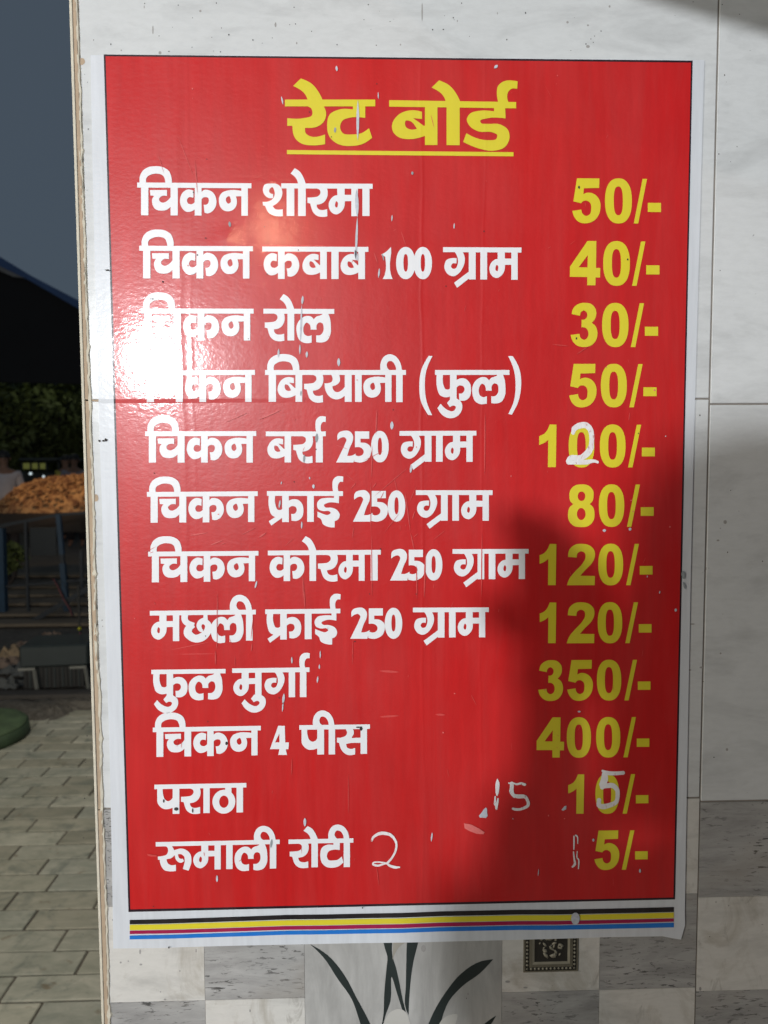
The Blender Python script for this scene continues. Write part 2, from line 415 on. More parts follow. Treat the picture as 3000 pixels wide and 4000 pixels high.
# glyphs: (top, base, xL, xR, [ 'outline | hole | hole' or 'R:x0,y0,x1,y1' or 'B:ribbon' or 'O:cx,cy,rx,ry,p' ])
G = {
 'i': (250, 645, 92, 490, ["92,250! 95,180 130,110 200,65 290,52 390,65 460,110 490,180 490,300! 410,300! 410,215 385,165 310,142 230,155 180,190 173,250!", "R:110,250,202,645"]),
 'ch': (250, 645, 222, 570, ["222,340! 435,338! 435,410! 370,412 335,450 345,475 380,492 430,475 490,410! 490,530! 430,578 370,588 290,570 250,500 250,450 275,410! 228,405!", "R:480,280,570,645"]),
 'k': (250, 645, 597, 1055, ["768,345! 700,330 630,370 597,470 620,550 680,600 740,595 795,560! 795,470! 740,510 700,500 685,465 705,428 765,430!", "R:782,280,868,645", "862,365! 900,335 950,335 1010,365 1055,470 1040,545 1000,595 950,617 905,610! 895,515! 935,510 960,470 950,430 910,422 875,440 862,470!"]),
 'n': (445, 1085, 928, 1498, ["1375,595! 1080,595 990,635 935,720 928,790 950,900 1020,980 1110,1000 1200,975 1265,900 1282,790 1262,705! 1375,702! | 1135,702 1075,735 1070,800 1115,850 1160,820 1155,740", "R:1370,500,1498,1085"]),
 'sh': (390, 810, 85, 345, ["90,460 110,410 200,393 270,400 320,440 340,510 325,580 280,640 215,682! 245,718 345,722! 345,812! 230,805 160,765 125,700 115,680! 90,675! 85,628! 150,625 210,595 240,540 238,490 210,440 180,460 170,500 190,520 222,530! 220,580! 170,580 115,545 92,500"]),
 'r': (240, 622, 488, 742, ["600,270! 725,270! 742,340 735,400 700,455 650,482 605,488! 610,520 635,545 665,552 735,540! 738,625! 680,633 610,620 560,580 535,520 522,475! 488,468! 488,405! 560,402 620,390 650,355 645,320 600,298!"]),
 'p': (240, 622, 178, 467, ["180,270! 253,270! 258,380 285,440 320,458 355,445 390,390! 390,540! 330,560 270,560 220,530 185,480 180,400", "R:380,270,467,625"]),
 'th': (235, 615, 895, 1193, ["O:1044,472,149,155,2", "R:1060,262,1142,365"]),
 'm': (390, 810, 940, 1305, ["1045,440! 1138,440! 1138,535! 1235,535! 1235,615! 1140,618! 1130,700 1090,760 1035,790 975,765 940,700 940,640 970,580 1010,548 1045,540! | 1035,618 1018,650 1025,695 1040,700 1052,670 1048,630", "R:1222,430,1305,812"]),
 'b': (185, 475, 748, 1043, ["943,258! 905,250 850,252 790,280 748,350 755,390 790,425 850,438 910,432 975,410! 975,345! 955,350! 885,300! 943,305! | 838,316! 862,318 910,370! 870,375 840,360 832,335", "R:962,215,1043,475"]),
 'gh': (98, 427, 770, 988, ["870,135! 958,135! 985,190 988,240 965,310 920,370 870,395 810,375 775,320 775,270 800,225 840,212 902,210! 900,265! 855,268 842,295 860,318 890,315 910,280 915,220 895,165!"]),
 'sl': (98, 427, 875, 1040, ["1040,340! 875,462! 907,513! 1040,412!"]),
 'fsl': (152, 383, 983, 1095, ["1095,318! 1050,335! 983,378! 1003,410! 1095,345!"]),
 'l': (142, 368, 1216, 1460, ["1385,165! 1437,165! 1455,215 1460,260 1458,320 1430,370 1385,382 1355,378! 1355,330! 1385,328 1402,310 1408,270 1400,245 1380,238 1362,250 1358,290! 1315,290! 1305,250 1285,240 1268,260 1262,300 1272,325 1290,335 1322,330! 1322,382! 1270,385 1235,365 1215,315 1220,245 1255,205 1290,192 1320,198 1338,217! 1355,198 1385,188 1400,180!"]),
 'y': (445, 1085, 130, 660, ["250,520! 410,520! 432,600 425,680 370,740 285,770! 300,840 345,882 400,888 460,855 535,770! 535,955! 440,1020 350,1035 240,990 160,880 135,780 133,712! 210,708 275,675 288,620 275,565!", "R:525,500,660,1085"]),
 'f': (168, 420, 90, 385, ["90,190! 145,190! 148,290 165,320 190,322 215,300! 215,375! 160,384 115,365 92,310", "R:203,190,260,422", "255,250! 290,235 340,240 375,275 385,325 370,385 335,410 283,410! 280,355! 310,352 328,325 318,298 290,290 255,310!"]),
 'u': (168, 420, 93, 305, ["205,395! 175,430! 200,462! 235,450 250,460 245,480 220,495 180,485 120,435! 93,470! 130,520 180,548 240,545 285,515 305,470 300,430 260,395!"]),
 'st': (0, 100, 0, 22, ["R:0,8,22,100"]),
 'fl': (185, 475, 108, 300, ["158,50! 230,85 275,140 302,195! 205,195! 185,150 108,98!"]),
 'rf': (195, 475, 1428, 1563, ["1440,210! 1428,140 1435,95 1470,65 1563,62! 1560,110! 1520,112 1500,135 1495,165 1508,210!"]),
 'ii': (163, 398, 668, 843, ["668,168! 670,110 695,65 735,47 785,60 820,100 838,168! 792,168! 785,130 760,100 735,97 718,125 725,150 748,168!", "R:792,165,843,400"]),
 'chh': (163, 400, 298, 520, ["B:322,190,50 318,230,50 340,262,46 390,280,40", "B:388,275,42 352,300,56 345,345,64 395,382,60 450,372,64 492,330,58 500,285,52 478,255,44 440,255,34", "B:478,190,30 478,240,34", "B:470,238,40 440,255,40 428,285,38 440,315,30 458,322,20"]),
 'I': (152, 383, 1348, 1518, ["1475,175! 1513,175! 1512,243! 1420,243 1398,258 1408,272 1455,276 1500,295 1518,330 1505,365 1480,378! 1480,425! 1430,420 1392,400 1378,365 1350,345! 1350,305! 1385,320 1430,330 1450,315 1440,303 1395,302 1355,285 1348,240 1370,212 1410,203 1475,203!"]),
 'T': (185, 475, 328, 620, ["495,215! 575,215! 575,302! 470,302 430,318 412,360 430,400 490,408 550,400 600,368! 620,430! 560,468 480,482 400,470 345,425 328,350 345,280 400,250 495,248!"]),
 'D': (190, 480, 1210, 1510, ["1410,225! 1482,225! 1485,300! 1360,302 1320,318 1325,332 1360,337 1450,340 1500,375 1510,430 1480,490 1400,515 1310,500 1210,458! 1230,400! 1290,430 1370,445 1425,435 1430,410 1400,393 1310,388 1250,350 1233,310 1255,270 1310,252 1410,253!"]),
 'RT': (183, 475, 70, 322, ["205,215! 300,215! 322,270 310,320 270,355 185,365! 190,400 215,418 315,408! 315,470! 230,478 160,465 120,430 103,352! 70,352! 70,303! 180,302 230,285 225,240 205,228!"]),
 'ru': (500, 803, 878, 1245, ["960,530! 1030,535 1062,580 1075,625 1050,665 985,685! 1000,730 1030,748 1085,745! 1085,812! 1020,815 960,800 925,750 912,690! 892,688! 892,655! 940,650 985,635 1000,600 990,555 960,545!", "B:1045,635,46 1085,612,52 1150,605,62 1205,645,70 1215,710,72 1205,755,70 1190,802,64", "B:1090,630,34 1100,680,38 1135,705,42 1165,695,30"]),
 's': (88, 292, 1335, 1545, ["1395,105! 1440,105! 1453,150 1440,180 1465,180! 1465,180! 1510,180! 1510,215! 1435,215! 1400,222! 1405,245 1425,256 1462,250! 1462,295! 1410,298 1375,275 1355,235 1350,215! 1335,210! 1335,178! 1370,176 1400,160 1405,140 1395,118!", "R:1500,100,1545,292"]),
 'c1': (165, 412, 466, 556, ["466,226! 500,205 541,165! 543,210! 542,380 554,411! 478,411! 493,380 497,240!"]),
 'c0': (182, 458, 442, 594, ["O:518,320,76,138,2.1 | O:518,318,18,75,2.4"]),
 'c2': (183, 457, 140, 280, ["150,265! 160,200 200,183 245,185 275,220 275,270 250,330 230,400! 265,398 300,380! 280,457! 140,457! 175,380 210,300 222,255 205,238 175,245"]),
 'c5': (183, 457, 300, 440, ["310,188! 425,188! 425,252! 355,252! 355,285! 400,290 435,320 440,370 415,430 360,457 305,450! 305,388! 345,402 375,385 380,355 360,330 310,325!"]),
 'c4': (98, 298, 873, 1003, ["930,98! 975,98! 978,212! 1003,212! 1000,258! 982,260! 990,298! 930,298! 938,258! 873,258! | 938,150! 938,212! 908,212!"]),
 '(': (118, 290, 1020, 1092, ["1070,42! 1092,42! 1058,120 1050,205 1060,290 1090,362! 1068,360! 1030,290 1020,205 1032,115"]),
 ')': (118, 290, 1500, 1570, ["1500,42! 1525,42! 1560,110 1570,200 1555,290 1520,362! 1500,358! 1530,290 1540,200 1530,115"]),
 # bold price figures
 'n0': (168, 805, 660, 1040, ["O:850,486,190,319,2.35 | O:848,485,64,203,2.6"]),
 'n5': (178, 803, 207, 598, ["272,180! 582,180! 578,312! 368,318! 360,402! 400,382 450,378 530,410 590,500 598,580 570,690 500,770 400,803 300,785 235,715 207,632! 333,612! 350,670 400,700 450,675 468,600 455,520 400,487 360,495 330,525! 222,500!"]),
 'n4': (1055, 1672, 180, 590, ["418,1055! 538,1055! 533,1425! 590,1427! 588,1557! 527,1557! 525,1665! 415,1665! 415,1552! 180,1550! 182,1410! | 422,1250! 418,1420! 300,1418!"]),
 'n3': (98, 607, 443, 758, ["455,228! 475,160 540,110 610,98 690,115 735,165 745,225 725,290 690,328! 735,365 758,430 745,520 690,585 600,607 520,590 465,535 443,468! 548,455! 560,500 600,523 635,505 652,450 635,400 600,380 570,382! 573,292! 610,288 635,260 635,215 600,187 565,205 553,248!"]),
 'n1': (105, 567, 165, 371, ["290,105! 370,107! 362,562! 268,562! 272,270! 230,300 165,325! 165,230! 230,200 290,105!"]),
 'n8': (752, 1213, 468, 755, ["610,752 690,765 740,820 745,880 735,930 703,965! 740,1000 755,1060 745,1140 690,1200 610,1213 530,1200 475,1140 468,1060 485,1000 525,965! 490,930 482,880 490,820 540,765 | O:614,880,41,51,2 | O:611,1072,47,65,2"]),
 'n2': (122, 570, 457, 745, ["468,262! 485,180 545,130 610,122 690,140 740,195 745,260 715,330 650,400 595,465! 745,468! 743,567! 457,567! 480,500 545,415 620,330 648,270 640,220 605,203 570,220 558,270!"]),
 'n/': (168, 805, 1065, 1252, ["1190,172! 1252,172! 1128,803! 1065,803!"]),
 'n-': (168, 805, 1263, 1450, ["R:1263,510,1450,640"]),
}
def glyph_pieces(g):
    top, base, xl, xr, items = G[g]; out = []
    for it in items:
        if it.startswith('R:'):
            a, b, c, d = map(float, it[2:].split(',')); loops = [[np.array([(a, b), (c, b), (c, d), (a, d)])]]
        elif it.startswith('B:'):
            loops = [[q] for q in ribbon(it[2:])]
        else:
            lp = []
            for part in it.split('|'):
                part = part.strip()
                if part.startswith('O:'):
                    a = list(map(float, part[2:].split(','))); lp.append(oval(a[0], a[1], a[2], a[3], 32, a[4]))
                else: lp.append(smooth(parse(part)))
            loops = [lp]
        for lp in loops:
            out.append([np.stack([(l[:, 0] - xl) / (xr - xl), (l[:, 1] - top) / (base - top)], 1) for l in lp])
    if g == 'th': out[0].append(oval(0.5, (472 - 235) / 380., 61 / 298., 79 / 380., 24))
    return out
CR = {'T': (1080, 280, 1.659), 'A': (500, 630, 1.659), 'C': (500, 880, 2.074), 'D': (1250, 880, 1.952), 'E': (500, 1130, 1.843),
      'F': (900, 1360, 1.3825), 'G': (520, 1600, 2.074), 'G2': (1250, 1600, 2.212), 'I': (540, 1840, 1.929), 'J': (1000, 2080, 1.508),
      'K': (560, 2300, 1.975), 'L': (560, 2540, 2.242), 'M': (560, 2780, 1.765), 'N': (560, 2990, 3.318), 'O': (560, 3180, 1.508),
      'C7': (560, 2080, 3.318), 'S': (1350, 1880, 2.765), 'S8': (1350, 2340, 2.765), 'X': (0, 0, 1.0)}
def word(name, label, crop, line, base, entries, mat, parent, barx=None, bart=0.155, Y=-0.0001):
    """line = (xl, ytop_l, xr, ytop_r); base = (yl, yr); entries = [(glyph, xL, xR)]"""
    x0, y0, s = CR[crop]; xl, yl, xr, yr = line
    def tr(x, v):
        k = (x - xl) / (xr - xl); t = yl + (yr - yl) * k; b = base[0] + (base[1] - base[0]) * k
        return (x0 + x / s, y0 + (t + v * (b - t)) / s)
    pcs = []
    if barx: pcs.append((to_plane([tr(barx[0], 0), tr(barx[1], 0), tr(barx[1], bart), tr(barx[0], bart)]), []))
    for g, a, b in entries:
        for lp in glyph_pieces(g):
            L = [to_plane([tr(a + q[0] * (b - a), q[1]) for q in l]) for l in lp]
            pcs.append((L[0], L[1:]))
    o = flat_mesh('lettering', pcs, Y, mat, parent)
    if label: o['label'] = label
    return o
def remap(entries, f0, f1, t0, t1):
    k = (t1 - t0) / (f1 - f0)
    return [(g, t0 + (a - f0) * k, t0 + (b - f0) * k) for g, a, b in entries]

# ------------------------------------------------------------------ the tiled wall
XE, XJ = -0.0255, 0.6075           # left end of the tile faces, first vertical joint
CELL = 0.10625; TF = 0.0030         # printed square size, depth of the tile faces behind the poster's front
wall = empty('tiled_wall', (0.3, 0.1, 0), 'wall clad in white marbled tiles above and chequered grey tiles below, holding the red rate board', 'wall')
wall_inv = Matrix.Translation((-0.3, -0.1, 0))
def wchild(o): o.parent = wall; o.matrix_parent_inverse = wall_inv; return o
wchild(box('mortar_core', -0.0215, 2.45, TF + 0.0075, 0.24, 0, 2.9, M['wall_core']))
grt = wchild(box('grout', XE + 0.0005, 2.449, TF + 0.0012, TF + 0.0073, 0.0, 2.9, M['grout']))
def wtile(x0, x1, z0, z1, mat, g=0.0009, dy=0.0):
    bm = bmesh.new(); bx(bm, x0 + g, x1 - g, TF + dy, TF + 0.0072, z0 + g, z1 - g, 0.0006)
    return wchild(link('tile', mesh_bm(bm, 'tile'), mat))
ZL = [0.2420, 0.6670, 1.0940, 1.5180, 1.9425, 2.367, 2.792]; ZR = [0.2370, 0.662, 1.0895, 1.5125, 1.9370, 2.361, 2.786]
cols = [(XE, XJ, ZL), (XJ, 1.2445, ZR), (1.2445, 1.8815, ZL), (1.8815, 2.448, ZR)]
for ci, (a, b, zz) in enumerate(cols):
    for k in (2, 3, 4, 5):
        wtile(a, b, zz[k], zz[k + 1], M['marble'], dy=R.uniform(-.0002, .0002))
    # chequered printed rows below
    n = 6 if ci < 3 else 5
    for k in (0, 1):
        z1 = zz[k + 1]
        for j in range(4):
            zt, zb = z1 - j * CELL, z1 - (j + 1) * CELL
            for i in range(n):
                x_0 = b - (n - i) * CELL if ci == 0 else a + i * CELL
                x_1 = min(x_0 + CELL, b)
                if ci == 0 and i == 0: x_0 = a
                if i in (2, 3): continue
                w = (i + j) % 2
                if ci == 1 or ci == 3: w = 1 - w if False else w
                gl = 0.0009 if (i in (0,)) else 0.0002
                bm = bmesh.new()
                bx(bm, x_0 + (0.0009 if i == 0 else 0.00015), x_1 - (0.0009 if i == n - 1 else 0.00015), TF, TF + .0072,
                   zb + (0.0009 if j == 3 else 0.00015), zt - (0.0009 if j == 0 else 0.00015))
                wchild(link('tile', mesh_bm(bm, 'tile'), M['cream'] if w else M['stone']))
        xm0 = (b - 4 * CELL) if ci == 0 else a + 2 * CELL
        box_ = bmesh.new(); bx(box_, xm0 + .00015, xm0 + 2 * CELL - .00015, TF, TF + .0072, z1 - 4 * CELL + .0009, z1 - .0009)
        wchild(link('floral_tile', mesh_bm(box_, 'floral_tile'), M['stone_smooth']))
# printed plant on the floral tile below the board (flat print)
def src_poly(s, crop, step=4):
    x0, y0, sc = crop
    return to_plane([(x0 + p[0] / sc, y0 + p[1] / sc) for p in smooth(parse(s), step)])
PC = (1200, 3400, 1.659)
leaves = ["18,490! 130,560 240,690 320,840 385,960 440,1080 480,1200! 400,1200! 360,1060 330,960 290,850 200,720 100,570",
          "488,440! 555,440! 552,560 575,640 640,930 700,1100! 660,1100! 620,930 580,800 548,700 540,860 505,960 480,1100 450,1200! 420,1200! 460,1090 490,980 500,800 515,640 520,570 505,520",
          "650,440! 730,440! 715,500 690,600 665,800 658,950! 640,910 640,760 643,600 645,520",
          "1208,588! 1130,600 1000,680 900,800 790,1000 740,1200! 800,1200! 860,1020 920,860 1010,760 1120,680",
          "1228,953! 1160,1000 1080,1090! 1140,1080! 1200,1000"]
petals = ["560,480! 640,470! 600,500 565,560 555,600! 552,560"]
wp = []
for s in leaves: wp.append((src_poly(s, PC), []))
def wflat(name, pcs, Y, mat): return wchild(flat_mesh(name, pcs, Y, mat, None))
wflat('leaf_print', wp, TF - 0.0003, M['leaf'])
wflat('petal_print', [(src_poly("470,1100! 500,990 540,930 600,908 640,930 668,1000 690,1100!", PC), []), (src_poly("840,1080! 870,985 920,950 975,945 965,1000 930,1100!", PC), [])], TF - 0.0005, M['petal'])
wflat('petal_print', [(src_poly("560,470! 655,470! 600,505 570,550 553,590! 556,520", PC), [])], TF - 0.00045, M['petal_dim'])
# embossed bronze square
bz = bpy.data.objects.new('bronze_square', None); COL.objects.link(bz); wchild(bz)
def bpart(bm, name, mat, parent=wall):
    return wchild(link(name, mesh_bm(bm, name), mat)) if parent is wall else link(name, mesh_bm(bm, name), mat, parent)
q0 = px(2046, 3806); q1 = px(2264, 3590); bx0, bx1, bz0 = q0[0], q1[0], q0[2]; bz1 = bz0 + (bx1 - bx0)
cx_, cz_ = (bx0 + bx1) / 2, (bz0 + bz1) / 2; hw = (bx1 - bx0) / 2
def sq(bm, r0, r1_, y0, y1):
    # square ring with sloping face from half-size r0 (at y0) to r1 (at y1)
    o_ = [bm.verts.new((cx_ + sx * r0, y0, cz_ + sz * r0)) for sx, sz in ((-1, -1), (1, -1), (1, 1), (-1, 1))]
    i_ = [bm.verts.new((cx_ + sx * r1_, y1, cz_ + sz * r1_)) for sx, sz in ((-1, -1), (1, -1), (1, 1), (-1, 1))]
    for k in range(4): bm.faces.new([o_[k], o_[(k + 1) % 4], i_[(k + 1) % 4], i_[k]])
prof = [(hw, TF - .0002, 'bronze'), (hw * .985, TF - .0010, 'bronze'), (hw * .93, TF - .0010, 'bronze_dark'), (hw * .925, TF - .0006, 'bronze_dark'), (hw * .80, TF - .0006, 'bronze_dark'),
        (hw * .79, TF - .0014, 'bronze'), (hw * .68, TF - .0016, 'bronze_light'), (hw * .60, TF - .0008, 'bronze_dark'), (hw * .50, TF - .0003, 'bronze_dark'), (0.0005, TF - .0003, 'bronze_dark')]
for (a, ya, mt), (b, yb, _) in zip(prof, prof[1:]):
    bm = bmesh.new(); sq(bm, a, b, ya, yb); o = link('frame_moulding', mesh_bm(bm, 'frame_moulding'), M[mt], bz)
bm = bmesh.new(); nb = 13
for k in range(nb):
    t = -hw * .86 + 2 * hw * .86 * k / (nb - 1)
    for (ax, az) in ((t, -hw * .86), (t, hw * .86), (-hw * .86, t), (hw * .86, t)):
        if (ax, az) and abs(ax) == abs(az) and az < 0 and k: pass
        g = bmesh.ops.create_icosphere(bm, subdivisions=1, radius=hw * .052)
        for v in g['verts']: v.co = Vector((v.co.x + cx_ + ax, v.co.y * .5 + TF - .0007, v.co.z + cz_ + az))
link('bead_row', mesh_bm(bm, 'bead_row', True), M['bronze_light'], bz)
bm = bmesh.new(); rr = random.Random(3)
for k in range(34):
    a = (rr.uniform(-.42, .42) * hw, rr.uniform(-.42, .42) * hw); an = rr.uniform(0, 6.3); L = rr.uniform(.05, .16) * hw
    g = bmesh.ops.create_icosphere(bm, subdivisions=1, radius=1)
    for v in g['verts']:
        x, y, z = v.co; x *= L; z *= L * .45
        v.co = Vector((cx_ + a[0] + x * math.cos(an) - z * math.sin(an), TF - .0005 + y * .0009, cz_ + a[1] + x * math.sin(an) + z * math.cos(an)))
link('relief_figure', mesh_bm(bm, 'relief_figure', True), M['bronze_light'], bz)
# exposed tile edges and cement down the left end of the wall
bm = bmesh.new(); bx(bm, -0.0330, -0.0302, 0.0005, 0.235, 0, 2.9, 0.0004)
wchild(link('side_tile_glaze', mesh_bm(bm, 'side_tile_glaze'), M['cement']))
for k in range(7):
    bm = bmesh.new(); bx(bm, -0.0300, -0.0262 + R.uniform(-.0004, .0004), 0.0012 + R.uniform(0, .0012), 0.23, max(0, ZL[k] - .4245 + .0007), ZL[k] - .0007, .0003)
    wchild(link('side_tile_body', mesh_bm(bm, 'side_tile_body'), M['biscuit']))
bm = bmesh.new(); rr = random.Random(11); N = 520; prev = None     # irregular bead of white cement
wobx = 0
for k in range(N + 1):
    z = 0.4 + 2.3 * k / N
    wobx = wobx * .9 + rr.uniform(-.00045, .00045)
    c = -0.0258 + wobx; w = 0.0019 + rr.uniform(-.0005, .0007) + (0.002 if rr.random() < .04 else 0); y = TF - 0.0016 + rr.uniform(-.0004, .0004)
    row = [bm.verts.new((c - w, TF + .001, z)), bm.verts.new((c - w * .5, y, z)), bm.verts.new((c + w * .5, y + .0003, z)), bm.verts.new((c + w, TF + .0006, z))]
    if prev:
        for i in range(3): bm.faces.new([prev[i], prev[i + 1], row[i + 1], row[i]])
    prev = row
wchild(link('cement_bead', mesh_bm(bm, 'cement_bead', False), M['cement']))
def blob(name, poly, Y, mat, crop=(0, 0, 1)):
    return wflat(name, [(src_poly(poly, crop), [])], Y, mat)
LC = (0, 1400, 3.687)
blob('chipped_glaze', "1258,552! 1295,540! 1300,570 1340,590 1400,588 1437,580! 1437,604! 1370,620 1310,605 1275,580", TF - .0003, M['biscuit'], LC)
blob('chipped_glaze', "1312,2000! 1340,1965 1380,1962 1402,2010 1390,2055 1350,2060 1320,2040! 1340,2015!", TF - .0003, M['biscuit'], LC)
blob('chipped_glaze', "300,225! 322,222 328,236 318,247 302,246!", TF - .0003, M['biscuit'])
# dirt specks on the tiles
specks = [(780, 36, 5, 5), (594, 110, 3, 18), (1075, 90, 4, 10), (470, 190, 3, 3), (622, 200, 6, 7), (1158, 162, 3, 5), (560, 20, 2, 6), (1650, 40, 3, 38), (1788, 75, 2, 5), (1565, 168, 3, 4), (1945, 45, 2, 5),
          (2220, 80, 5, 5), (2300, 92, 4, 4), (2300, 175, 8, 6), (2385, 18, 4, 5), (2838, 2040, 7, 8), (2810, 2112, 6, 4), (2820, 2555, 4, 4), (2845, 2932, 5, 6), (2745, 2610, 8, 4), (2710, 2440, 9, 3), (2700, 2620, 6, 3),
          (340, 1520, 2, 4), (345, 2098, 3, 4), (395, 2425, 3, 3), (368, 2460, 3, 3), (397, 2449, 2, 3), (352, 2096, 2, 4), (468, 3767, 4, 4), (547, 3775, 6, 4), (624, 3882, 3, 3), (642, 3912, 5, 4), (498, 3762, 3, 3), (437, 3600, 4, 4), (700, 3800, 3, 4), (544, 3725, 4, 10), (975, 3956, 3, 6),
          (2802, 3530, 3, 3), (2740, 3870, 5, 8), (2360, 3545, 3, 3), (1520, 3850, 9, 16), (1985, 3842, 10, 5), (2055, 3865, 9, 4), (1655, 3712, 10, 14), (1830, 3890, 3, 5)]
pc = []
for (u, v, a, b) in specks: pc.append((to_plane(oval(u, v, a, b, 8)), []))
wflat('dirt_specks', pc, TF - .0002, M['dirt_soft']); pc = []
rr = random.Random(5)
for k in range(85):
    u = rr.uniform(300, 3000); v = rr.choice([rr.uniform(0, 200), rr.uniform(0, 4000)])
    if 440 < u < 2700 and 205 < v < 3700: u = rr.choice([rr.uniform(2735, 3000), rr.uniform(310, 345)])
    a = rr.uniform(.9, 2.6); pc.append((to_plane(oval(u, v, a, a * rr.uniform(.7, 1.6), 7)), []))
o = wflat('dirt_flecks', pc, TF - .00035, M['dirt']); o['kind'] = 'stuff'
# dark cracks in the left grey strip and joints
pc = []
for k in range(70):
    u = rr.uniform(398, 438); v = rr.uniform(3175, 3530); L = rr.uniform(3, 11)
    pc.append((to_plane([(u, v), (u + L, v + rr.uniform(-2, 2)), (u + L, v + 2.2), (u, v + 1.5)]), []))
o = wflat('stone_pits', pc, TF - .0004, M['dirt']); o['kind'] = 'stuff'

# ------------------------------------------------------------------ the rate board
brd = empty('rate_board', (0.29, 0, 0.95), 'red vinyl rate board with yellow Hindi title and white dish names on the tiled wall', 'menu board')
binv = Matrix.Translation((-0.29, 0, -0.95))
def bchild(o):
    o.parent = brd; o.matrix_parent_inverse = binv; return o
class BP: pass
def bflat(name, pcs, Y, mat, label=None):
    o = bchild(flat_mesh(name, pcs, Y, mat, None))
    if label: o['label'] = label
    return o
def bword(label, *a, **k):
    o = word('lettering', label, *a, parent=None, **k); return bchild(o)
# white sheet (slightly wavy cut, small curl at its lower right corner)
edge = [(352, 213), (1000, 214), (1700, 222), (2300, 228), (2753, 232), (2735, 900), (2713, 1700), (2700, 2250), (2688, 2900), (2681, 3300), (2679, 3440), (2677, 3560), (2678, 3618), (2671, 3640), (2662, 3673),
        (2630, 3668), (2590, 3660), (2400, 3663), (2200, 3669), (1900, 3677), (1620, 3684), (1400, 3687), (1200, 3691), (1000, 3695), (800, 3700), (620, 3706), (441, 3708), (436, 3400), (428, 3000), (413, 2500), (397, 2000), (381, 1500), (368, 1000), (359, 600)]
ep = to_plane(edge)
bm = bmesh.new(); fv = []; bv = []
ov, oe, of, *_ = delaunay_2d_cdt([Vector(p * 100) for p in ep], [(i, (i + 1) % len(ep)) for i in range(len(ep))], [], 1, 1e-5)
f_ = [bm.verts.new((v[0] / 100, 0.0011, v[1] / 100)) for v in ov]
for t in of:
    q = [f_[i] for i in t]
    fc = bm.faces.new(q); fc.normal_update()
    if fc.normal.y > 0: fc.normal_flip()
ex = bmesh.ops.extrude_face_region(bm, geom=bm.faces[:])
for v in ex['geom']:
    if isinstance(v, bmesh.types.BMVert): v.co.y = 0.0024
bmesh.ops.recalc_face_normals(bm, faces=bm.faces[:])
bchild(link('white_sheet', mesh_bm(bm, 'white_sheet'), M['sheet']))
def rp(pts): return to_plane(pts)
bflat('black_border', [(rp([(404, 211), (2707, 235), (2638, 3515), (501, 3564)]), [])], 0.0007, M['border'])
bflat('red_panel', [(rp([(412, 219), (2700, 244), (2631, 3506), (509, 3553)]), [])], 0.0003, M['red'])
for nm, mt, l, mm, r_ in (('stripe', 'black', (3595, 3612), (3566, 3584), (3546, 3565)), ('stripe', 'yellow', (3614, 3635), (3587, 3608), (3567, 3588)),
                          ('stripe', 'magenta', (3637, 3650), (3610, 3625), (3590, 3603)), ('stripe', 'blue', (3656, 3671), (3628, 3644), (3607, 3625))):
    n = 14; up, dn = [], []
    for k in range(n + 1):
        t = k / n; x = 506 + (2633 - 506) * t
        def qd(a, b, c): tt = t; return a * (1 - tt) * (1 - 2 * tt) + 4 * b * tt * (1 - tt) + c * tt * (2 * tt - 1)
        wv = math.sin(t * 17) * 1.4 + math.sin(t * 41) * .6
        up.append((x, qd(l[0], mm[0], r_[0]) + wv)); dn.append((x, qd(l[1], mm[1], r_[1]) + wv))
    bflat(nm, [(rp(up + dn[::-1]), [])], 0.0005, M[mt], '%s stripe under the red panel' % mt)
Wt, Yl = M['white'], M['yellow']
chikan = [('i', 92, 490), ('ch', 222, 570), ('k', 597, 1055), ('n', 1085, 1448)]
# title
bword('yellow title word', 'T', (55, 181, 640, 181), (475, 475), [('RT', 70, 322), ('fl', 108, 300), ('T', 328, 620)], Yl, barx=(55, 640), bart=.15)
bword('yellow title word', 'T', (730, 185, 1553, 197), (473, 480), [('b', 748, 1043), ('st', 1102, 1187), ('fl', 1005, 1192), ('D', 1210, 1510), ('rf', 1428, 1563)], Yl, barx=(730, 1553), bart=.145)
bflat('title_underline', [(rp([(1080 + 68 / 1.659, 280 + 508 / 1.659), (1080 + 1536 / 1.659, 280 + 522 / 1.659), (1080 + 1536 / 1.659, 280 + 549 / 1.659), (1080 + 68 / 1.659, 280 + 535 / 1.659)]), [])], -0.0001, Yl)
# the repeated dish word
for (xl, yl, xr, yr, bl, br) in ((536, 713, 982, 716, 841, 843), (544, 960, 988, 962, 1087.5, 1088), (550, 1205, 991, 1206, 1331, 1330), (559, 1448, 996, 1445, 1571, 1570), (567, 1685, 1001, 1684, 1807, 1807),
                                 (574, 1922, 1007, 1919, 2042, 2039), (578.7, 2155, 1009.7, 2152, 2275, 2270), (597, 2842, 1019, 2835, 2957, 2950)):
    bword(None, 'X', (xl, yl, xr, yr), (bl, br), remap(chikan, 62, 1492, xl, xr), Wt, barx=(xl, xr))
bword(None, 'A', (993, 143, 1585, 146), (355, 355), [('sh', 872, 1003), ('st', 1028, 1078), ('st', 1102, 1152), ('fl', 1054, 1152), ('r', 1163, 1294), ('m', 1302, 1490), ('st', 1519, 1565)], Wt, barx=(993, 1585))
bword(None, 'D', (-440, 162, 369, 165), (409, 411), [('k', -430, -158), ('b', -134, 52), ('st', 87, 142), ('b', 157, 343)], Wt, barx=(-440, 369))
bword(None, 'D', (466, 165, 854, 165), (411, 412), [('c1', 466, 556), ('c0', 580, 727), ('c0', 714, 854)], Wt)
gram = [('gh', 770, 988), ('st', 1030, 1103), ('sl', 875, 1040), ('st', 1152, 1224), ('m', 1250, 1547)]     # from crop S, bar 758..1587
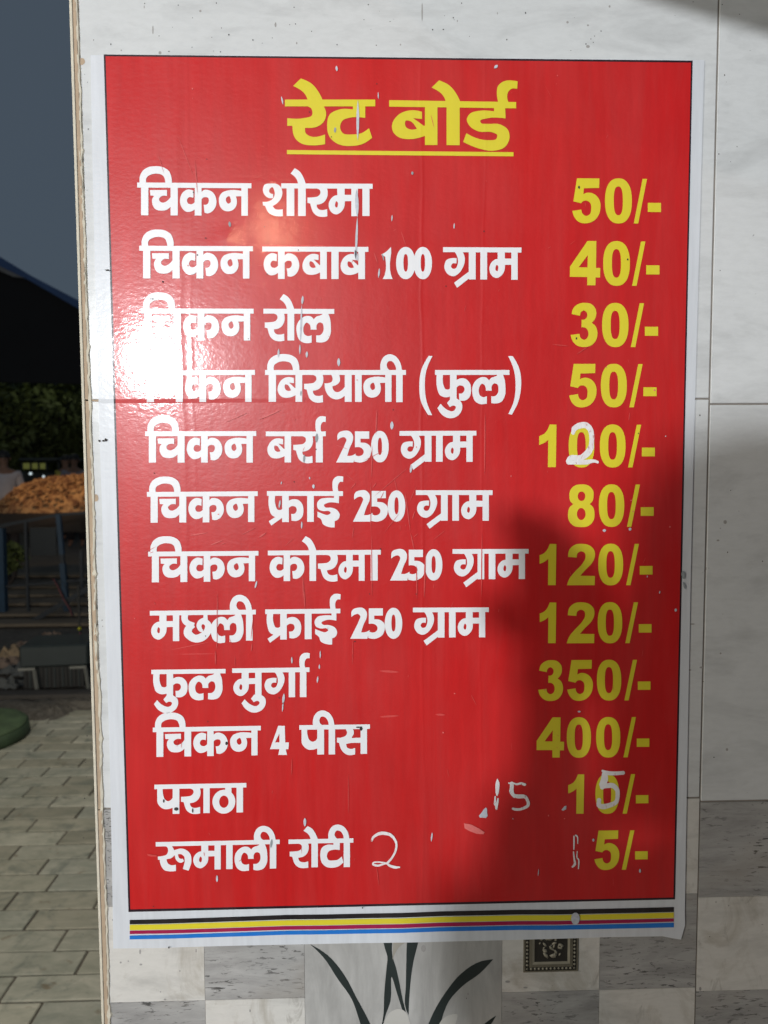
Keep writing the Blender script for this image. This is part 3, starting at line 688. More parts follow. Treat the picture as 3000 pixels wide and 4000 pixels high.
def gram_at(crop, xl, yl, xr, yr, bl, br):
    bword(None, crop, (xl, yl, xr, yr), (bl, br), remap(gram, 758, 1587, xl, xr), Wt, barx=(xl, xr))
num = [('c2', 80, 265), ('c5', 268, 455), ('c0', 455, 645)]      # crop S 80..645
def num_at(crop, xl, xr, top, base):
    bword(None, crop, (xl, top, xr, top), (base, base), remap(num, 80, 645, xl, xr), Wt)
gram_at('D', 938, 167, 1536, 170, 412, 415)
bword(None, 'E', (975, 140, 1485, 142), (368, 370), [('r', 985, 1128), ('st', 1148, 1197), ('fl', 1092, 1197), ('l', 1216, 1460)], Wt, barx=(975, 1485))
bword(None, 'F', (187, 118, 948, 118), (290, 290), [('i', 199, 370), ('b', 255, 388), ('r', 398, 502), ('y', 508, 655), ('st', 673, 709), ('n', 718, 870), ('ii', 810, 930)], Wt, barx=(187, 948))
bword(None, 'F', (1105, 118, 1507, 118), (290, 288), [('(', 1020, 1092), ('f', 1115, 1300), ('u', 1118, 1252), ('l', 1308, 1485), (')', 1500, 1570)], Wt, barx=(1105, 1507))
bword(None, 'G', (1075, 177, 1561, 177), (428, 428), [('b', 1088, 1280), ('r', 1298, 1457), ('st', 1480, 1537), ('rf', 1477, 1562)], Wt, barx=(1075, 1561))
num_at('G2', 140, 594, 183, 457); gram_at('G2', 687, 185, 1351, 183, 451, 450)
bword(None, 'I', (970, 151, 1543, 152), (383, 383), [('f', 985, 1245), ('fsl', 983, 1095), ('st', 1273, 1323), ('I', 1348, 1518), ('rf', 1463, 1545)], Wt, barx=(970, 1543))
num_at('S', 80, 645, 98, 436); gram_at('S', 758, 97, 1587, 97, 427, 425)
bword(None, 'J', (70, 107, 735, 102), (287, 283), [('k', 80, 285), ('st', 315, 354), ('fl', 270, 356), ('r', 365, 482), ('m', 487, 640), ('st', 676, 717)], Wt, barx=(70, 735))
num_at('J', 790, 1098, 98, 283); gram_at('J', 1158, 98, 1606, 97, 277, 273)
bword(None, 'K', (50, 170, 868, 161), (404, 397), [('m', 62, 277), ('chh', 298, 522), ('l', 523, 772), ('ii', 668, 843)], Wt, barx=(50, 868))
bword(None, 'K', (940, 159, 1520, 153), (390, 387), [('f', 955, 1218), ('fsl', 958, 1065), ('st', 1245, 1298), ('I', 1323, 1495), ('rf', 1438, 1522)], Wt, barx=(940, 1520))
num_at('S8', 50, 612, 94, 429); gram_at('S8', 727, 93, 1547, 90, 418, 411)
bword(None, 'L', (70, 171, 720, 163), (422, 415), [('f', 90, 387), ('u', 93, 305), ('l', 400, 692)], Wt, barx=(70, 720))
bword(None, 'L', (778, 159, 1455, 150), (414, 410), [('m', 790, 1035), ('u', 860, 1072), ('gh', 1060, 1236), ('st', 1273, 1329), ('st', 1371, 1428), ('rf', 1366, 1458)], Wt, barx=(778, 1455))
bword(None, 'M', (873, 97, 1003, 97), (298, 298), [('c4', 873, 1003)], Wt)
bword(None, 'M', (1075, 93, 1562, 87), (295, 290), [('p', 1090, 1246), ('ii', 1170, 1322), ('s', 1335, 1542)], Wt, barx=(1075, 1562))
bword(None, 'N', (143, 249, 1335, 226), (629, 607), [('p', 178, 467), ('r', 488, 742), ('st', 778, 860), ('th', 895, 1193), ('st', 1208, 1292)], Wt, barx=(143, 1335))
bword(None, 'O', (73, 165, 803, 150), (332, 318), [('ru', 78, 280), ('m', 295, 456), ('st', 488, 526), ('l', 540, 730), ('ii', 652, 783)], Wt, barx=(73, 803))
bword(None, 'O', (855, 150, 1237, 142), (315, 310), [('r', 862, 974), ('st', 990, 1028), ('fl', 944, 1028), ('T', 1042, 1178), ('ii', 1090, 1217)], Wt, barx=(855, 1237))
# prices
OFF = {'0': (0, .597), '5': (0.0, .627), '4': (-.020, .658), '3': (.014, .619), '1': (.041, .446), '8': (.004, .623), '2': (-.027, .643)}
for txt, x0_, top, base, xr_ in (('50', 2363, 696.6, 873, 2582), ('40', 2356, 941.6, 1116.6, 2576), ('30', 2351.7, 1183, 1356, 2570.5), ('50', 2346.7, 1421, 1591.5, 2564.5), ('100', 2343, 1658, 1826.5, 2558),
                                 ('80', 2339, 1892, 2058.7, 2553.4), ('120', 2336.8, 2124, 2286.9, 2549), ('120', 2334.6, 2352.3, 2513.3, 2544.8), ('350', 2331.4, 2577.3, 2737, 2540.8), ('400', 2328.5, 2801, 2959.5, 2536.4),
                                 ('10', 2325.6, 3024, 3179.6, 2532.8), ('5', 2322, 3244, 3398.8, 2530)):
    H = base - top; ent = []
    for k, ch in enumerate(txt):
        slot = x0_ - (len(txt) - 1 - k) * .724 * H
        ent.append(('n' + ch, slot + OFF[ch][0] * H, slot + OFF[ch][1] * H))
    sc = (xr_ - x0_) / (1.240 * H)
    ent.append(('n/', x0_ + .636 * H * sc, x0_ + .930 * H * sc)); ent.append(('n-', x0_ + .947 * H * sc, xr_))
    sl = -0.006 + (top - 700) / 2500 * 0.016
    bword(None, 'X', (x0_, top, xr_, top - sl * (xr_ - x0_)), (base, base - sl * (xr_ - x0_)), ent, Yl)
# hand painted corrections
def hand(label, crop, ribs, Y=-0.0004):
    x0, y0, s = crop; pcs = []
    rr = random.Random(len(label))
    for r_ in ribs:
        for q in ribbon(r_, 6):
            pcs.append((to_plane([(x0 + p[0] / s, y0 + p[1] / s) for p in q]), []))
        for t in r_.split():
            a, b, w = map(float, t.split(','))
            pcs.append((to_plane(oval(x0 + a / s, y0 + b / s, w / s / 2 * rr.uniform(.95, 1.15), w / s / 2 * rr.uniform(.95, 1.1), 10)), []))
    return bflat('hand_painted_figure', pcs, Y, M['putty'], label)
hand('thin hand painted 2 after the last dish name', (560, 3180, 1.508), ["1345,158,9 1355,135,14 1385,116,18 1420,112,19 1460,125,17 1488,165,13 1487,210,12 1465,255,12 1435,290,13", "1435,290,12 1390,282,8 1358,284,9 1355,296,12 1385,302,12 1430,290,9 1450,302,14 1480,312,16 1508,312,9"])
hand('hand painted white 15 left of the price', (1850, 2980, 5.53), ["512,350,20 515,430,82 512,520,86 508,610,74 505,690,40", "465,730,34 462,800,36 465,880,62 490,920,60 490,990,46", "525,770,30 515,850,42 505,900,50",
     "760,435,34 850,435,34 930,458,42 1020,440,48 1100,465,62", "822,440,84 825,520,80 815,600,90 840,670,80 880,725,60", "860,700,66 950,720,84 1030,720,84 1110,730,74 1160,800,66 1180,870,66 1160,930,66 1090,970,60 1000,1000,54 900,1000,56 850,985,50"])
hand('white 2 painted over the middle zero', (2050, 1620, 2.765), ["520,195,40 535,150,56 585,120,64 650,112,66 700,150,60 720,220,54 720,300,52 710,360,62 670,420,70 600,465,60 500,465,56 470,500,50", "470,515,46 560,515,44 660,512,52 740,500,34 785,512,28"])
hand('white 5 painted over the zero', (2050, 2980, 2.765), ["840,85,26 880,105,44 960,112,42 1060,106,40", "860,110,56 860,170,76 840,230,70 835,262,48", "835,262,34 890,245,52 950,245,54 995,290,48 1000,360,44 985,420,46 930,450,50 850,470,56 800,455,50 800,400,46"])
hand('scratchy white 1 left of the last price', (2050, 2980, 2.765), ["530,790,14 530,860,16 528,930,12", "548,780,16 568,800,14 570,870,8", "525,960,14 532,1030,18 540,1090,26 515,1120,20", "565,955,10 562,1020,12 582,1050,14 578,1140,12"])
# flakes, drips and scratches
def lens(u0, v0, u1, v1, w):
    d = np.array([u1 - u0, v1 - v0], float); L = np.linalg.norm(d); d /= L; n = np.array([-d[1], d[0]])
    out = []
    for k in range(7): t = k / 6; out.append((u0 + d[0] * L * t + n[0] * w / 2 * math.sin(math.pi * t) ** .7, v0 + d[1] * L * t + n[1] * w / 2 * math.sin(math.pi * t) ** .7))
    for k in range(5, 0, -1): t = k / 6; out.append((u0 + d[0] * L * t - n[0] * w / 2 * math.sin(math.pi * t) ** .7, v0 + d[1] * L * t - n[1] * w / 2 * math.sin(math.pi * t) ** .7))
    return out
flk = [(1314, 258, 1316, 280, 9), (1930, 268, 1944, 255, 11), (1398, 390, 1397, 550, 11), (1392, 740, 1396, 850, 14), (1396, 845, 1389, 1020, 9), (1385, 975, 1397, 1020, 14), (1099, 377, 1106, 410, 6), (1477, 360, 1478, 388, 4),
       (1183, 1155, 1180, 1190, 9), (1179, 1190, 1173, 1335, 7), (1172, 1345, 1171, 1385, 6), (1089, 1362, 1087, 1397, 8), (1199, 1372, 1198, 1398, 9), (1323, 1398, 1323, 1432, 12), (1531, 1645, 1530, 1679, 13), (1607, 1815, 1603, 1848, 9),
       (1224, 1891, 1225, 1909, 10), (1209, 1862, 1210, 1873, 5), (1179, 2036, 1178, 2066, 6), (1095, 1952, 1090, 1985, 7), (1140, 2564, 1140, 2592, 6), (1110, 2708, 1105, 2750, 10), (1106, 2740, 1103, 2780, 5), (1251, 2540, 1251, 2572, 5), (1248, 2594, 1247, 2614, 5), (1242, 2640, 1239, 2668, 6),
       (1191, 3193, 1191, 3228, 11), (848, 3417, 848, 3445, 8), (1482, 1048, 1478, 1086, 7), (1774, 872, 1773, 895, 5), (1532, 840, 1530, 866, 5), (2104, 3392, 2101, 3422, 3), (2499, 3392, 2499, 3409, 8), (2360, 2066, 2360, 2078, 13), (2460, 2060, 2460, 2073, 11),
       (2528, 2247, 2527, 2256, 4), (2577, 2307, 2575, 2319, 5), (2640, 2376, 2637, 2389, 10), (2255, 2779, 2268, 2779, 7), (2317, 3274, 2317, 3287, 9), (1688, 3250, 1684, 3287, 6), (1004, 2268, 996, 2298, 7), (1100, 1880, 1098, 1893, 4), (1280, 2450, 1281, 2458, 3), (2002, 3195, 2004, 3200, 3), (2598, 1702, 2600, 1706, 5)]
for f in flk: bflat('peeled_flake', [(rp(lens(*f)), [])], -0.0006, M['flake'])
for pts_ in ([(x / 5.53 + 1850, y / 5.53 + 2980) for x, y in ((258, 960), (285, 975), (290, 1060), (300, 1140), (265, 1185), (200, 1178), (130, 1175), (110, 1135), (165, 1075), (215, 1000))],
             oval(2247, 3587, 17, 24, 14), [(2204, 3148), (2212, 3146), (2211, 3160), (2200, 3166), (2192, 3163)]):
    bflat('peeled_flake', [(rp(pts_), [])], -0.0006, M['flake'])
for f in ((896, 865, 899, 888, 10), (1238, 1692, 1236, 1730, 12), (1189, 1775, 1187, 1808, 9), (1062, 3276, 1058, 3312, 9), (1493, 990, 1500, 1020, 5), (1310, 497, 1308, 520, 9), (1176, 1525, 1175, 1548, 6), (2666, 2228, 2671, 2262, 16), (2668, 2272, 2677, 2302, 8), (1610, 670, 1611, 684, 9)):
    bflat('peeled_flake', [(rp(lens(*f)), [])], -0.0005, M['flake_dark'])
scr = [(1447, 1880, 1449, 2080, 3), (1581, 1916, 1603, 2080, 4), (1603, 2080, 1618, 2150, 3.5), (1627, 2206, 1628, 2340, 4), (1662, 2150, 1656, 2340, 6), (1183, 2246, 1185, 2340, 4), (1451, 2080, 1453, 2340, 3), (1882, 2080, 1880, 2340, 4), (1894, 1609, 1892, 1860, 5), (849, 2300, 848, 2540, 3), (1188, 2300, 1190, 2380, 4), (841, 2540, 842, 2600, 4),
       (1471, 1600, 1468, 1700, 4), (1454, 1740, 1450, 1870, 3), (985, 2510, 981, 2545, 4), (1140, 2960, 1138, 3030, 3), (848, 2500, 846, 2530, 3), (1378, 2490, 1376, 2600, 2.5), (1360, 3020, 1361, 3180, 3), (1470, 3380, 1480, 3460, 3), (690, 520, 760, 700, 2), (760, 620, 772, 760, 3), (1565, 900, 1585, 960, 2.5), (1460, 985, 1475, 1030, 3),
       (600, 2155, 585, 2160, 2), (820, 2130, 870, 2110, 5), (740, 2092, 810, 2080, 5), (880, 2120, 862, 2128, 3), (1010, 2100, 1040, 2080, 6), (660, 2540, 830, 2505, 2.5), (690, 2555, 850, 2553, 2.5), (990, 2400, 980, 2500, 2.5), (560, 2160, 610, 2135, 2), (1480, 1960, 1500, 1920, 2.5), (1620, 1995, 1610, 2030, 4), (1625, 1900, 1600, 1960, 2), (1390, 1885, 1370, 1910, 3), (1470, 1885, 1455, 1905, 3),
       (1460, 1940, 1600, 1820, 2), (1420, 1800, 1500, 1760, 2), (1560, 2005, 1500, 2080, 2), (1690, 2110, 1740, 2070, 2), (2250, 1385, 2300, 1352, 3), (2155, 1345, 2220, 1352, 3), (2459, 1610, 2455, 1645, 3), (1000, 2060, 940, 2090, 2.5), (1150, 2100, 1110, 2135, 2), (1100, 1600, 1010, 1640, 5), (970, 1610, 880, 1650, 3)]
bflat('fine_scratches', [(rp(lens(*f)), []) for f in scr], -0.00055, M['scratch_soft'])['kind'] = 'stuff'
rr = random.Random(21); tiny = []
for k in range(70):
    u = rr.uniform(560, 2600); v = rr.uniform(300, 3480); an = rr.gauss(1.57, .5); L = abs(rr.gauss(0, 26)) + 5
    tiny.append((u, v, u + L * math.cos(an), v + L * math.sin(an), rr.uniform(1.2, 2.4)))
o = bflat('fine_scratches', [(rp(lens(*f)), []) for f in tiny], -0.00052, M['scratch_soft']); o['kind'] = 'stuff'
o = bflat('bright_nicks', [(rp(oval(rr.uniform(470, 2620), rr.uniform(260, 3500), rr.uniform(1.5, 3.6), rr.uniform(1.5, 4), 7)), []) for k in range(20)], -0.00057, M['scratch']); o['kind'] = 'stuff'
o = bflat('dirt_flecks', [(rp(oval(rr.uniform(470, 2000), rr.uniform(260, 3500), rr.uniform(1.3, 2.8), rr.uniform(1.5, 3.6), 7)), []) for k in range(26)] +
      [(rp(oval(u, v, a, b, 8)), []) for u, v, a, b in ((636, 1101, 3, 4), (597, 1168, 2, 3), (590, 1168, 2, 2), (413, 1718, 5, 6), (388, 1722, 3, 5), (404, 1722, 4, 4), (689, 3159, 9, 7), (640, 3128, 3, 7), (753, 3165, 3, 9), (1416, 3545, 3, 3), (885, 2903, 5, 7), (1410, 2845, 6, 9), (1400, 2840, 10, 3), (2261, 732, 4, 6), (2451, 1014, 3, 4), (2251, 1322, 3, 5), (2493, 1693, 2, 3), (420, 1055, 11, 2), (660, 3700, 3, 4), (600, 3540, 2, 2))], -0.00062, M['dirt']); o['kind'] = 'stuff'
bflat('red_smear', [(rp([(1812, 3215), (1840, 3220), (1870, 3235), (1893, 3250), (1888, 3258), (1862, 3256), (1835, 3246), (1815, 3235)]), [])], -0.0005, M['scratch'])
bflat('smudge', [(rp([(575, 3334), (600, 3338), (613, 3340), (612, 3345), (590, 3345), (578, 3342)]), []), (rp(lens(1480, 2620, 1560, 2625, 9)), []), (rp(lens(1480, 2800, 1560, 2795, 8)), []), (rp(lens(1700, 2790, 1740, 2792, 8)), [])], -0.0005, M['scratch_soft'])['kind'] = 'stuff'
# ------------------------------------------------------------------ ground, paving, dirt
def gnd(u, v, Z=0.0):
    d = RM.T @ np.array([(u - 1500) / F, (v - 2000) / F, 1.0]); dw = np.array([d[0], d[2], -d[1]])
    return CW + dw * (Z - CW[2]) / dw[2]
def earth():
    t = NT('earth'); a = t.noise(t.pos(), 2.2, 8, 0.7, 0.3); b = t.noise(t.pos(), 28, 6, 0.7)
    c = t.mix(t.ramp(a, [(0.3, 0.0), (0.7, 1.0)]), (0.035, 0.028, 0.020), (0.10, 0.085, 0.065))
    c = t.mix(t.ramp(b, [(0.35, .0), (0.75, .6)]), c, (0.20, 0.175, 0.14))
    t.set(base=c, rough=0.9); t.bump(b, 0.02); return t.m
M['earth'] = earth()
def paver():
    t = NT('paver'); r = t.rnd(); r2 = t.math('FRACT', t.math('MULTIPLY', r, 17.3))
    a = t.noise(t.pos((1, 2.2, 1)), 9, 7, 0.68, 0.6)
    tone = t.ramp(r, [(0, (0.225, 0.205, 0.152)), (0.4, (0.29, 0.266, 0.200)), (0.75, (0.262, 0.252, 0.200)), (1, (0.36, 0.33, 0.255))])
    c = t.mix(t.ramp(a, [(0.32, 0.0), (0.66, 1.0)]), t.mix(1.0, tone, (0.62, 0.66, 0.64), 'MULTIPLY'), tone)
    vein = t.ramp(t.noise(t.pos((1, 3.2, 1), (0, 0, 0.7)), 6, 7, 0.72, 1.4), [(0.57, 0.0), (0.68, 0.35)])
    c = t.mix(vein, c, (0.12, 0.14, 0.115))
    st = t.ramp(t.noise(t.pos(), 7, 5, 0.7, 1.0), [(0.54, 0.0), (0.68, 0.7)])
    c = t.mix(st, c, (0.09, 0.10, 0.08))
    st2 = t.ramp(t.noise(t.pos((1, 1.5, 1)), 16, 4, 0.6, .5), [(0.62, 0.0), (0.72, 0.7)])
    c = t.mix(st2, c, (0.10, 0.065, 0.03))
    t.set(base=c, rough=t.math('ADD', 0.6, t.math('MULTIPLY', r2, 0.2)), spec=0.35); t.bump(a, 0.002); return t.m
M['paver'] = paver()
bm = bmesh.new(); bx(bm, -60, 60, -12, 90, -0.5, -0.016)
tag(link('ground', mesh_bm(bm, 'ground'), M['earth']), kind='structure')
pav = bpy.data.objects.new('pavement', None); COL.objects.link(pav); tag(pav, kind='structure')
box('bedding', -2.75, 2.6, -4.0, 3.62, -0.015, -0.006, M['joint'], pav)
PITCH = 0.1031; LB = 0.292
known = {-2: (176, 3900), -1: (68, 3806), 0: (342, 3716), 1: (260, 3636), 2: (144, 3560), 3: (60, 3498), 4: (214, 3433), 5: (179, 3372), 6: (73, 3313), 7: (252, 3258), 8: (138, 3209), 9: (52, 3163), 10: (217, 3120), 11: (117, 3082),
         12: (268, 3041), 13: (187, 3006), 14: (95, 2974), 15: (249, 2941), 16: (157, 2911), 17: (301, 2879), 18: (209, 2851), 19: (344, 2824)}
bm = bmesh.new(); bx(bm, -LB / 2 + .0032, LB / 2 - .0032, -PITCH / 2 + .0030, PITCH / 2 - .0030, -0.032, 0.0, 0.003)
brick_me = mesh_bm(bm, 'brick'); brick_me.materials.append(M['paver'])
rr = random.Random(9)
for k in range(-4, 22):
    y = 1.36 - PITCH + k * PITCH + PITCH * 1.5 - PITCH  # row k lies between line k (near) and k + 1 (far)
    if k in known:
        g = gnd(*known[k]); ph = g[0] % LB
    else: ph = rr.uniform(0, LB)
    x = math.floor(-2.35 / LB) * LB + ph
    while x < 0.35:
        o = bpy.data.objects.new('brick', brick_me); COL.objects.link(o); o.parent = pav
        o.location = (x + LB / 2, y, rr.uniform(-.0018, .0010)); o.rotation_euler = (rr.gauss(0, .004), rr.gauss(0, .003), rr.gauss(0, .003))
        x += LB
def pile(name, pts_uv, h, mat, seed, n=26):
    """low uneven drift of earth lying on the ground inside the outline"""
    P = [gnd(u, v)[:2] for u, v in pts_uv]; c = np.mean(P, 0); bm = bmesh.new(); rr = random.Random(seed); rings = []
    for r_ in range(5):
        s = 1 - r_ / 5; ring = []
        for i in range(n):
            t = i / n * len(P); a, b = P[int(t) % len(P)], P[(int(t) + 1) % len(P)]; q = a + (b - a) * (t - int(t)); q = c + (q - c) * s * (1 + rr.uniform(-.04, .04))
            ring.append(bm.verts.new((q[0], q[1], -0.02 + (h + .02) * (1 - s ** 2.2) * (1 + rr.uniform(-.25, .25)))))
        rings.append(ring)
    for a, b in zip(rings, rings[1:]):
        for i in range(n): bm.faces.new([a[i], a[(i + 1) % n], b[(i + 1) % n], b[i]])
    bm.faces.new(rings[-1])
    bmesh.ops.recalc_face_normals(bm, faces=bm.faces[:])
    return link(name, mesh_bm(bm, name, True), mat)
tag(pile('mud_drift', [(-260, 2850), (60, 2832), (150, 2824), (225, 2820), (270, 2800), (312, 2776), (350, 2764), (560, 2735), (600, 2700), (350, 2705), (100, 2725), (-300, 2740)], 0.035, M['earth'], 4, 60), kind='stuff')
box_k = box('kerb', -6.5, 2.6, 3.66, 3.78, -0.02, 0.05, simple('kerb_concrete', (0.06, 0.05, 0.04), 0.9, .4, 12, .004), None, 0.01); tag(box_k, kind='structure')

# ------------------------------------------------------------------ green round base at the lower left
M['green'] = simple('green_paint', (0.050, 0.078, 0.032), 0.7, 0.75, 9, 0.004)
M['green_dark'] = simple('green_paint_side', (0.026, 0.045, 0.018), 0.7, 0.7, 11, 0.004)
g0 = gnd(-118, 2838, 0.07)
gb = empty('round_base', (g0[0], g0[1], 0), 'low round green painted base on the paving at the left edge', 'round base')
bm = bmesh.new(); lathe(bm, [(0.285, 0.0), (0.29, 0.02), (0.283, 0.068)], 48); link('base_side', mesh_bm(bm, 'base_side', True), M['green_dark'], gb)
bm = bmesh.new(); lathe(bm, [(0.281, 0.066), (0.272, 0.078), (0.24, 0.083), (0.15, 0.086), (0.12, 0.085)], 48); link('base_top', mesh_bm(bm, 'base_top', True), M['green'], gb)
bm = bmesh.new(); lathe(bm, [(0.13, 0.08), (0.125, 0.12), (0.09, 0.15), (0.04, 0.16)], 24); link('knob', mesh_bm(bm, 'knob', True), M['green_dark'], gb)
# ------------------------------------------------------------------ dark crate on a pale stand
M['crate'] = simple('dark_plastic', (0.030, 0.038, 0.034), 0.5, 0.3, 9)
M['crate2'] = simple('dark_ribs', (0.018, 0.016, 0.012), 0.6, 0.4, 30)
M['pale'] = simple('pale_metal', (0.23, 0.22, 0.18), 0.5, 0.3, 15)
kr = gnd(228, 2672); kx, ky = kr[0], kr[1]
crate = empty('crate_stand', (kx, ky, 0), 'dark plastic box on a ribbed crate with a pale bent metal stand', 'crate', rz=0.10)
pp = D = 4.8
bx_h = 0.0
bm = bmesh.new(); bx(bm, -.20, .23, -.12, .20, .150, .295, .012); link('lid_box', mesh_bm(bm, 'lid_box'), M['crate'], crate)
bm = bmesh.new(); bx(bm, -.185, .20, -.10, .18, .004, .148, .004); link('crate_body', mesh_bm(bm, 'crate_body'), M['crate2'], crate)
for k in range(15):
    if 1:
        bm = bmesh.new(); bx(bm, -.17 + k * .0255, -.162 + k * .0255, -.106, -.1005, .01, .14); link('rib', mesh_bm(bm, 'rib'), M['crate'] if k % 2 else M['crate2'], crate)
for sx, x0_ in ((1, -.205), (1, .115)):
    bm = bmesh.new(); bar(bm, (x0_, -.128, .145), (x0_ + .105, -.128, .145), .016, .016); link('stand_rail', mesh_bm(bm, 'stand_rail'), M['pale'], crate)
    bm = bmesh.new(); bar(bm, (x0_ + .098, -.128, .138), (x0_ + .118, -.145, .002), .016, .014); link('stand_leg', mesh_bm(bm, 'stand_leg'), M['pale'], crate)
# ------------------------------------------------------------------ marigold string on a thin post
M['mari'] = simple('yellow_flower', (0.55, 0.52, 0.03), 0.7, 0.3, 60); M['pinkf'] = simple('pink_flower', (0.45, 0.03, 0.16), 0.7, 0.3, 60); M['orf'] = simple('orange_flower', (0.60, 0.24, 0.02), 0.7, 0.3, 60)
def flower(name, p, r, mat, parent, seed):
    rr = random.Random(seed); bm = bmesh.new()
    for k in range(26):
        d = Vector((rr.gauss(0, 1), rr.gauss(0, 1), rr.gauss(0, 1))).normalized(); s = d.cross(Vector((.3, .2, 1))).normalized() * r * .42; t = d.cross(s).normalized() * r * .42
        c = Vector(p) + d * r * .62; q = [bm.verts.new(c - s), bm.verts.new(c - t + d * r * .1), bm.verts.new(c + s + d * r * .3), bm.verts.new(c + t + d * r * .1)]; bm.faces.new(q)
    g = bmesh.ops.create_icosphere(bm, subdivisions=1, radius=r * .7)
    for v in g['verts']: v.co += Vector(p)
    return link(name, mesh_bm(bm, name), mat, parent)
YG = 4.35
gp = ray(311, 2450, YG)
gar = empty('flower_string', (gp[0], gp[1], 0), 'short string of yellow, pink and orange flowers tied to a thin dark post', 'flower garland')
for i, (u, v, mt, r_) in enumerate(((311, 2455, 'mari', .015), (313, 2479, 'pinkf', .012), (313, 2496, 'mari', .013), (309, 2504, 'orf', .014))):
    q = ray(u, v, YG - .02); flower('flower', (q[0] - gp[0], -.02, q[2]), r_, M[mt], gar, i)
bm = bmesh.new(); bar(bm, (0, 0, 0), (0, 0, .62), .012); link('post', mesh_bm(bm, 'post'), M['crate2'], gar)
# ------------------------------------------------------------------ crumpled litter heap
M['rag'] = simple('rag', (0.20, 0.14, 0.10), 0.9, 0.6, 14, 0.01); M['rag2'] = simple('rag_tan', (0.30, 0.21, 0.12), 0.9, 0.5, 14, 0.01); M['rag3'] = simple('rag_grey', (0.10, 0.10, 0.09), 0.9, .5, 12)
rr = random.Random(14)
for k, (u, v, w, h_, mt, lb, ct) in enumerate(((60, 2545, .20, .10, 'rag2', 'crumpled tan sheet on top of the litter left of the dark crate', 'litter'), (35, 2580, .22, .07, 'rag', 'brown crumpled cloth lying under the tan sheet at the left edge', 'cloth'),
                                           (85, 2600, .22, .06, 'rag3', 'grey crumpled sack beside the left foot of the crate stand', 'sack'), (30, 2655, .16, .05, 'rag3', 'small pale scrap lying on the mud below the litter', 'litter'), (110, 2505, .18, .05, 'rag', 'flat brown cardboard scrap behind the dark box', 'cardboard'),
                                           (205, 2475, .16, .07, 'rag', 'dark brown crumpled bag behind the crate, left of the flower string', 'bag'))):
    g = gnd(u, v + 25); bm = bmesh.new(); N = 12; G_ = {}
    for i in range(N + 1):
        for j in range(N + 1):
            x = (i / N - .5) * w * 1.3; y = (j / N - .5) * w; e = 1 - max(abs(i / N - .5), abs(j / N - .5)) * 2
            G_[i, j] = bm.verts.new((x + rr.gauss(0, .006), y + rr.gauss(0, .006), h_ * (min(1, e * 2.2) * (.55 + .45 * math.sin(i * 1.3 + k) * math.cos(j * 1.1 + 2 * k))) + rr.gauss(0, .0045)))
    for i in range(N):
        for j in range(N): bm.faces.new([G_[i, j], G_[i + 1, j], G_[i + 1, j + 1], G_[i, j + 1]])
    o = link(ct if ct != 'cloth' else 'crumpled_cloth', mesh_bm(bm, 'litter'), M[mt]); o.location = (g[0], g[1], 0.01); o.rotation_euler = (0, 0, rr.uniform(-.5, .5)); tag(o, lb, ct)
# ------------------------------------------------------------------ boards lying on the ground beyond
M['board'] = simple('weathered_board', (0.16, 0.125, 0.085), 0.85, 0.45, 5, 0.004)
bd = empty('board_walk', tuple(gnd(200, 2380)[:2]) + (0,), 'row of weathered brown boards laid flat on the dark ground behind the railing', 'boards'); b0 = gnd(200, 2380)
for v0, v1 in ((2288, 2300), (2312, 2332), (2345, 2366), (2383, 2408), (2428, 2448), (2245, 2256)):
    a, b = gnd(200, v1), gnd(200, v0)
    bm = bmesh.new(); bx(bm, gnd(20, v1)[0] - b0[0] - .2, gnd(420, v1)[0] - b0[0] + .2, a[1] - b0[1], b[1] - b0[1], 0.0, .03, .004); link('plank', mesh_bm(bm, 'plank'), M['board'], bd)
# ------------------------------------------------------------------ blue and dark metal barricade
M['bluep'] = simple('blue_paint', (0.014, 0.045, 0.08), 0.45, 0.4, 8); M['darkm'] = simple('dark_metal', (0.018, 0.022, 0.026), 0.5, 0.4, 8)
YB = 6.4
fb = ray(110, 2200, YB); bar0 = Vector((fb[0], fb[1], 0))
bc = empty('metal_barricade', bar0, 'dark metal barricade with a blue upright post standing before the heaped cart', 'barricade')
def q_(u, v, Y=YB): p = ray(u, v, Y); return Vector(p) - bar0
def bpost(name, a, b, w, mt, Y0=YB, Y1=YB):
    bm = bmesh.new(); bar(bm, q_(*a, Y0), q_(*b, Y1), w); link(name, mesh_bm(bm, name), M[mt], bc)
bpost('post', (228, 2008), (243, 2165), .042, 'bluep'); bpost('post', (245, 2200), (262, 2395), .050, 'bluep')
bpost('post_foot', (242, 2160), (247, 2205), .036, 'darkm')
bpost('post', (100, 2035), (112, 2420), .026, 'darkm'); bpost('post', (3, 2062), (14, 2440), .07, 'bluep'); bpost('post', (318, 2150), (322, 2330), .028, 'darkm')
bpost('rail', (-60, 2066), (232, 2010), .030, 'darkm'); bpost('rail', (232, 2010), (420, 1996), .024, 'darkm'); bpost('rail', (-60, 2298), (340, 2262), .022, 'darkm')
bpost('brace', (130, 2425), (350, 2295), .045, 'darkm', 6.0, 6.0); bpost('brace', (215, 2260), (285, 2405), .016, 'darkm', 6.1, 6.0)
M['panel'] = simple('dark_panel', (0.008, 0.012, 0.014), 0.5, 0.3, 6)
a, b = q_(112, 2062), q_(218, 2170)
bm = bmesh.new(); bx(bm, a.x, b.x, a.y + .02, a.y + .035, b.z, a.z); link('panel', mesh_bm(bm, 'panel'), M['panel'], bc)
M['rope'] = simple('red_rope', (0.16, 0.05, 0.045), 0.8, .3, 30)
bm = bmesh.new(); tube(bm, [q_(208, 2262, 6.05), q_(225, 2290, 6.0), q_(248, 2340, 5.95), q_(272, 2378, 5.9), q_(281, 2404, 5.9)], .007, 6); link('rope', mesh_bm(bm, 'rope'), M['rope'], bc)
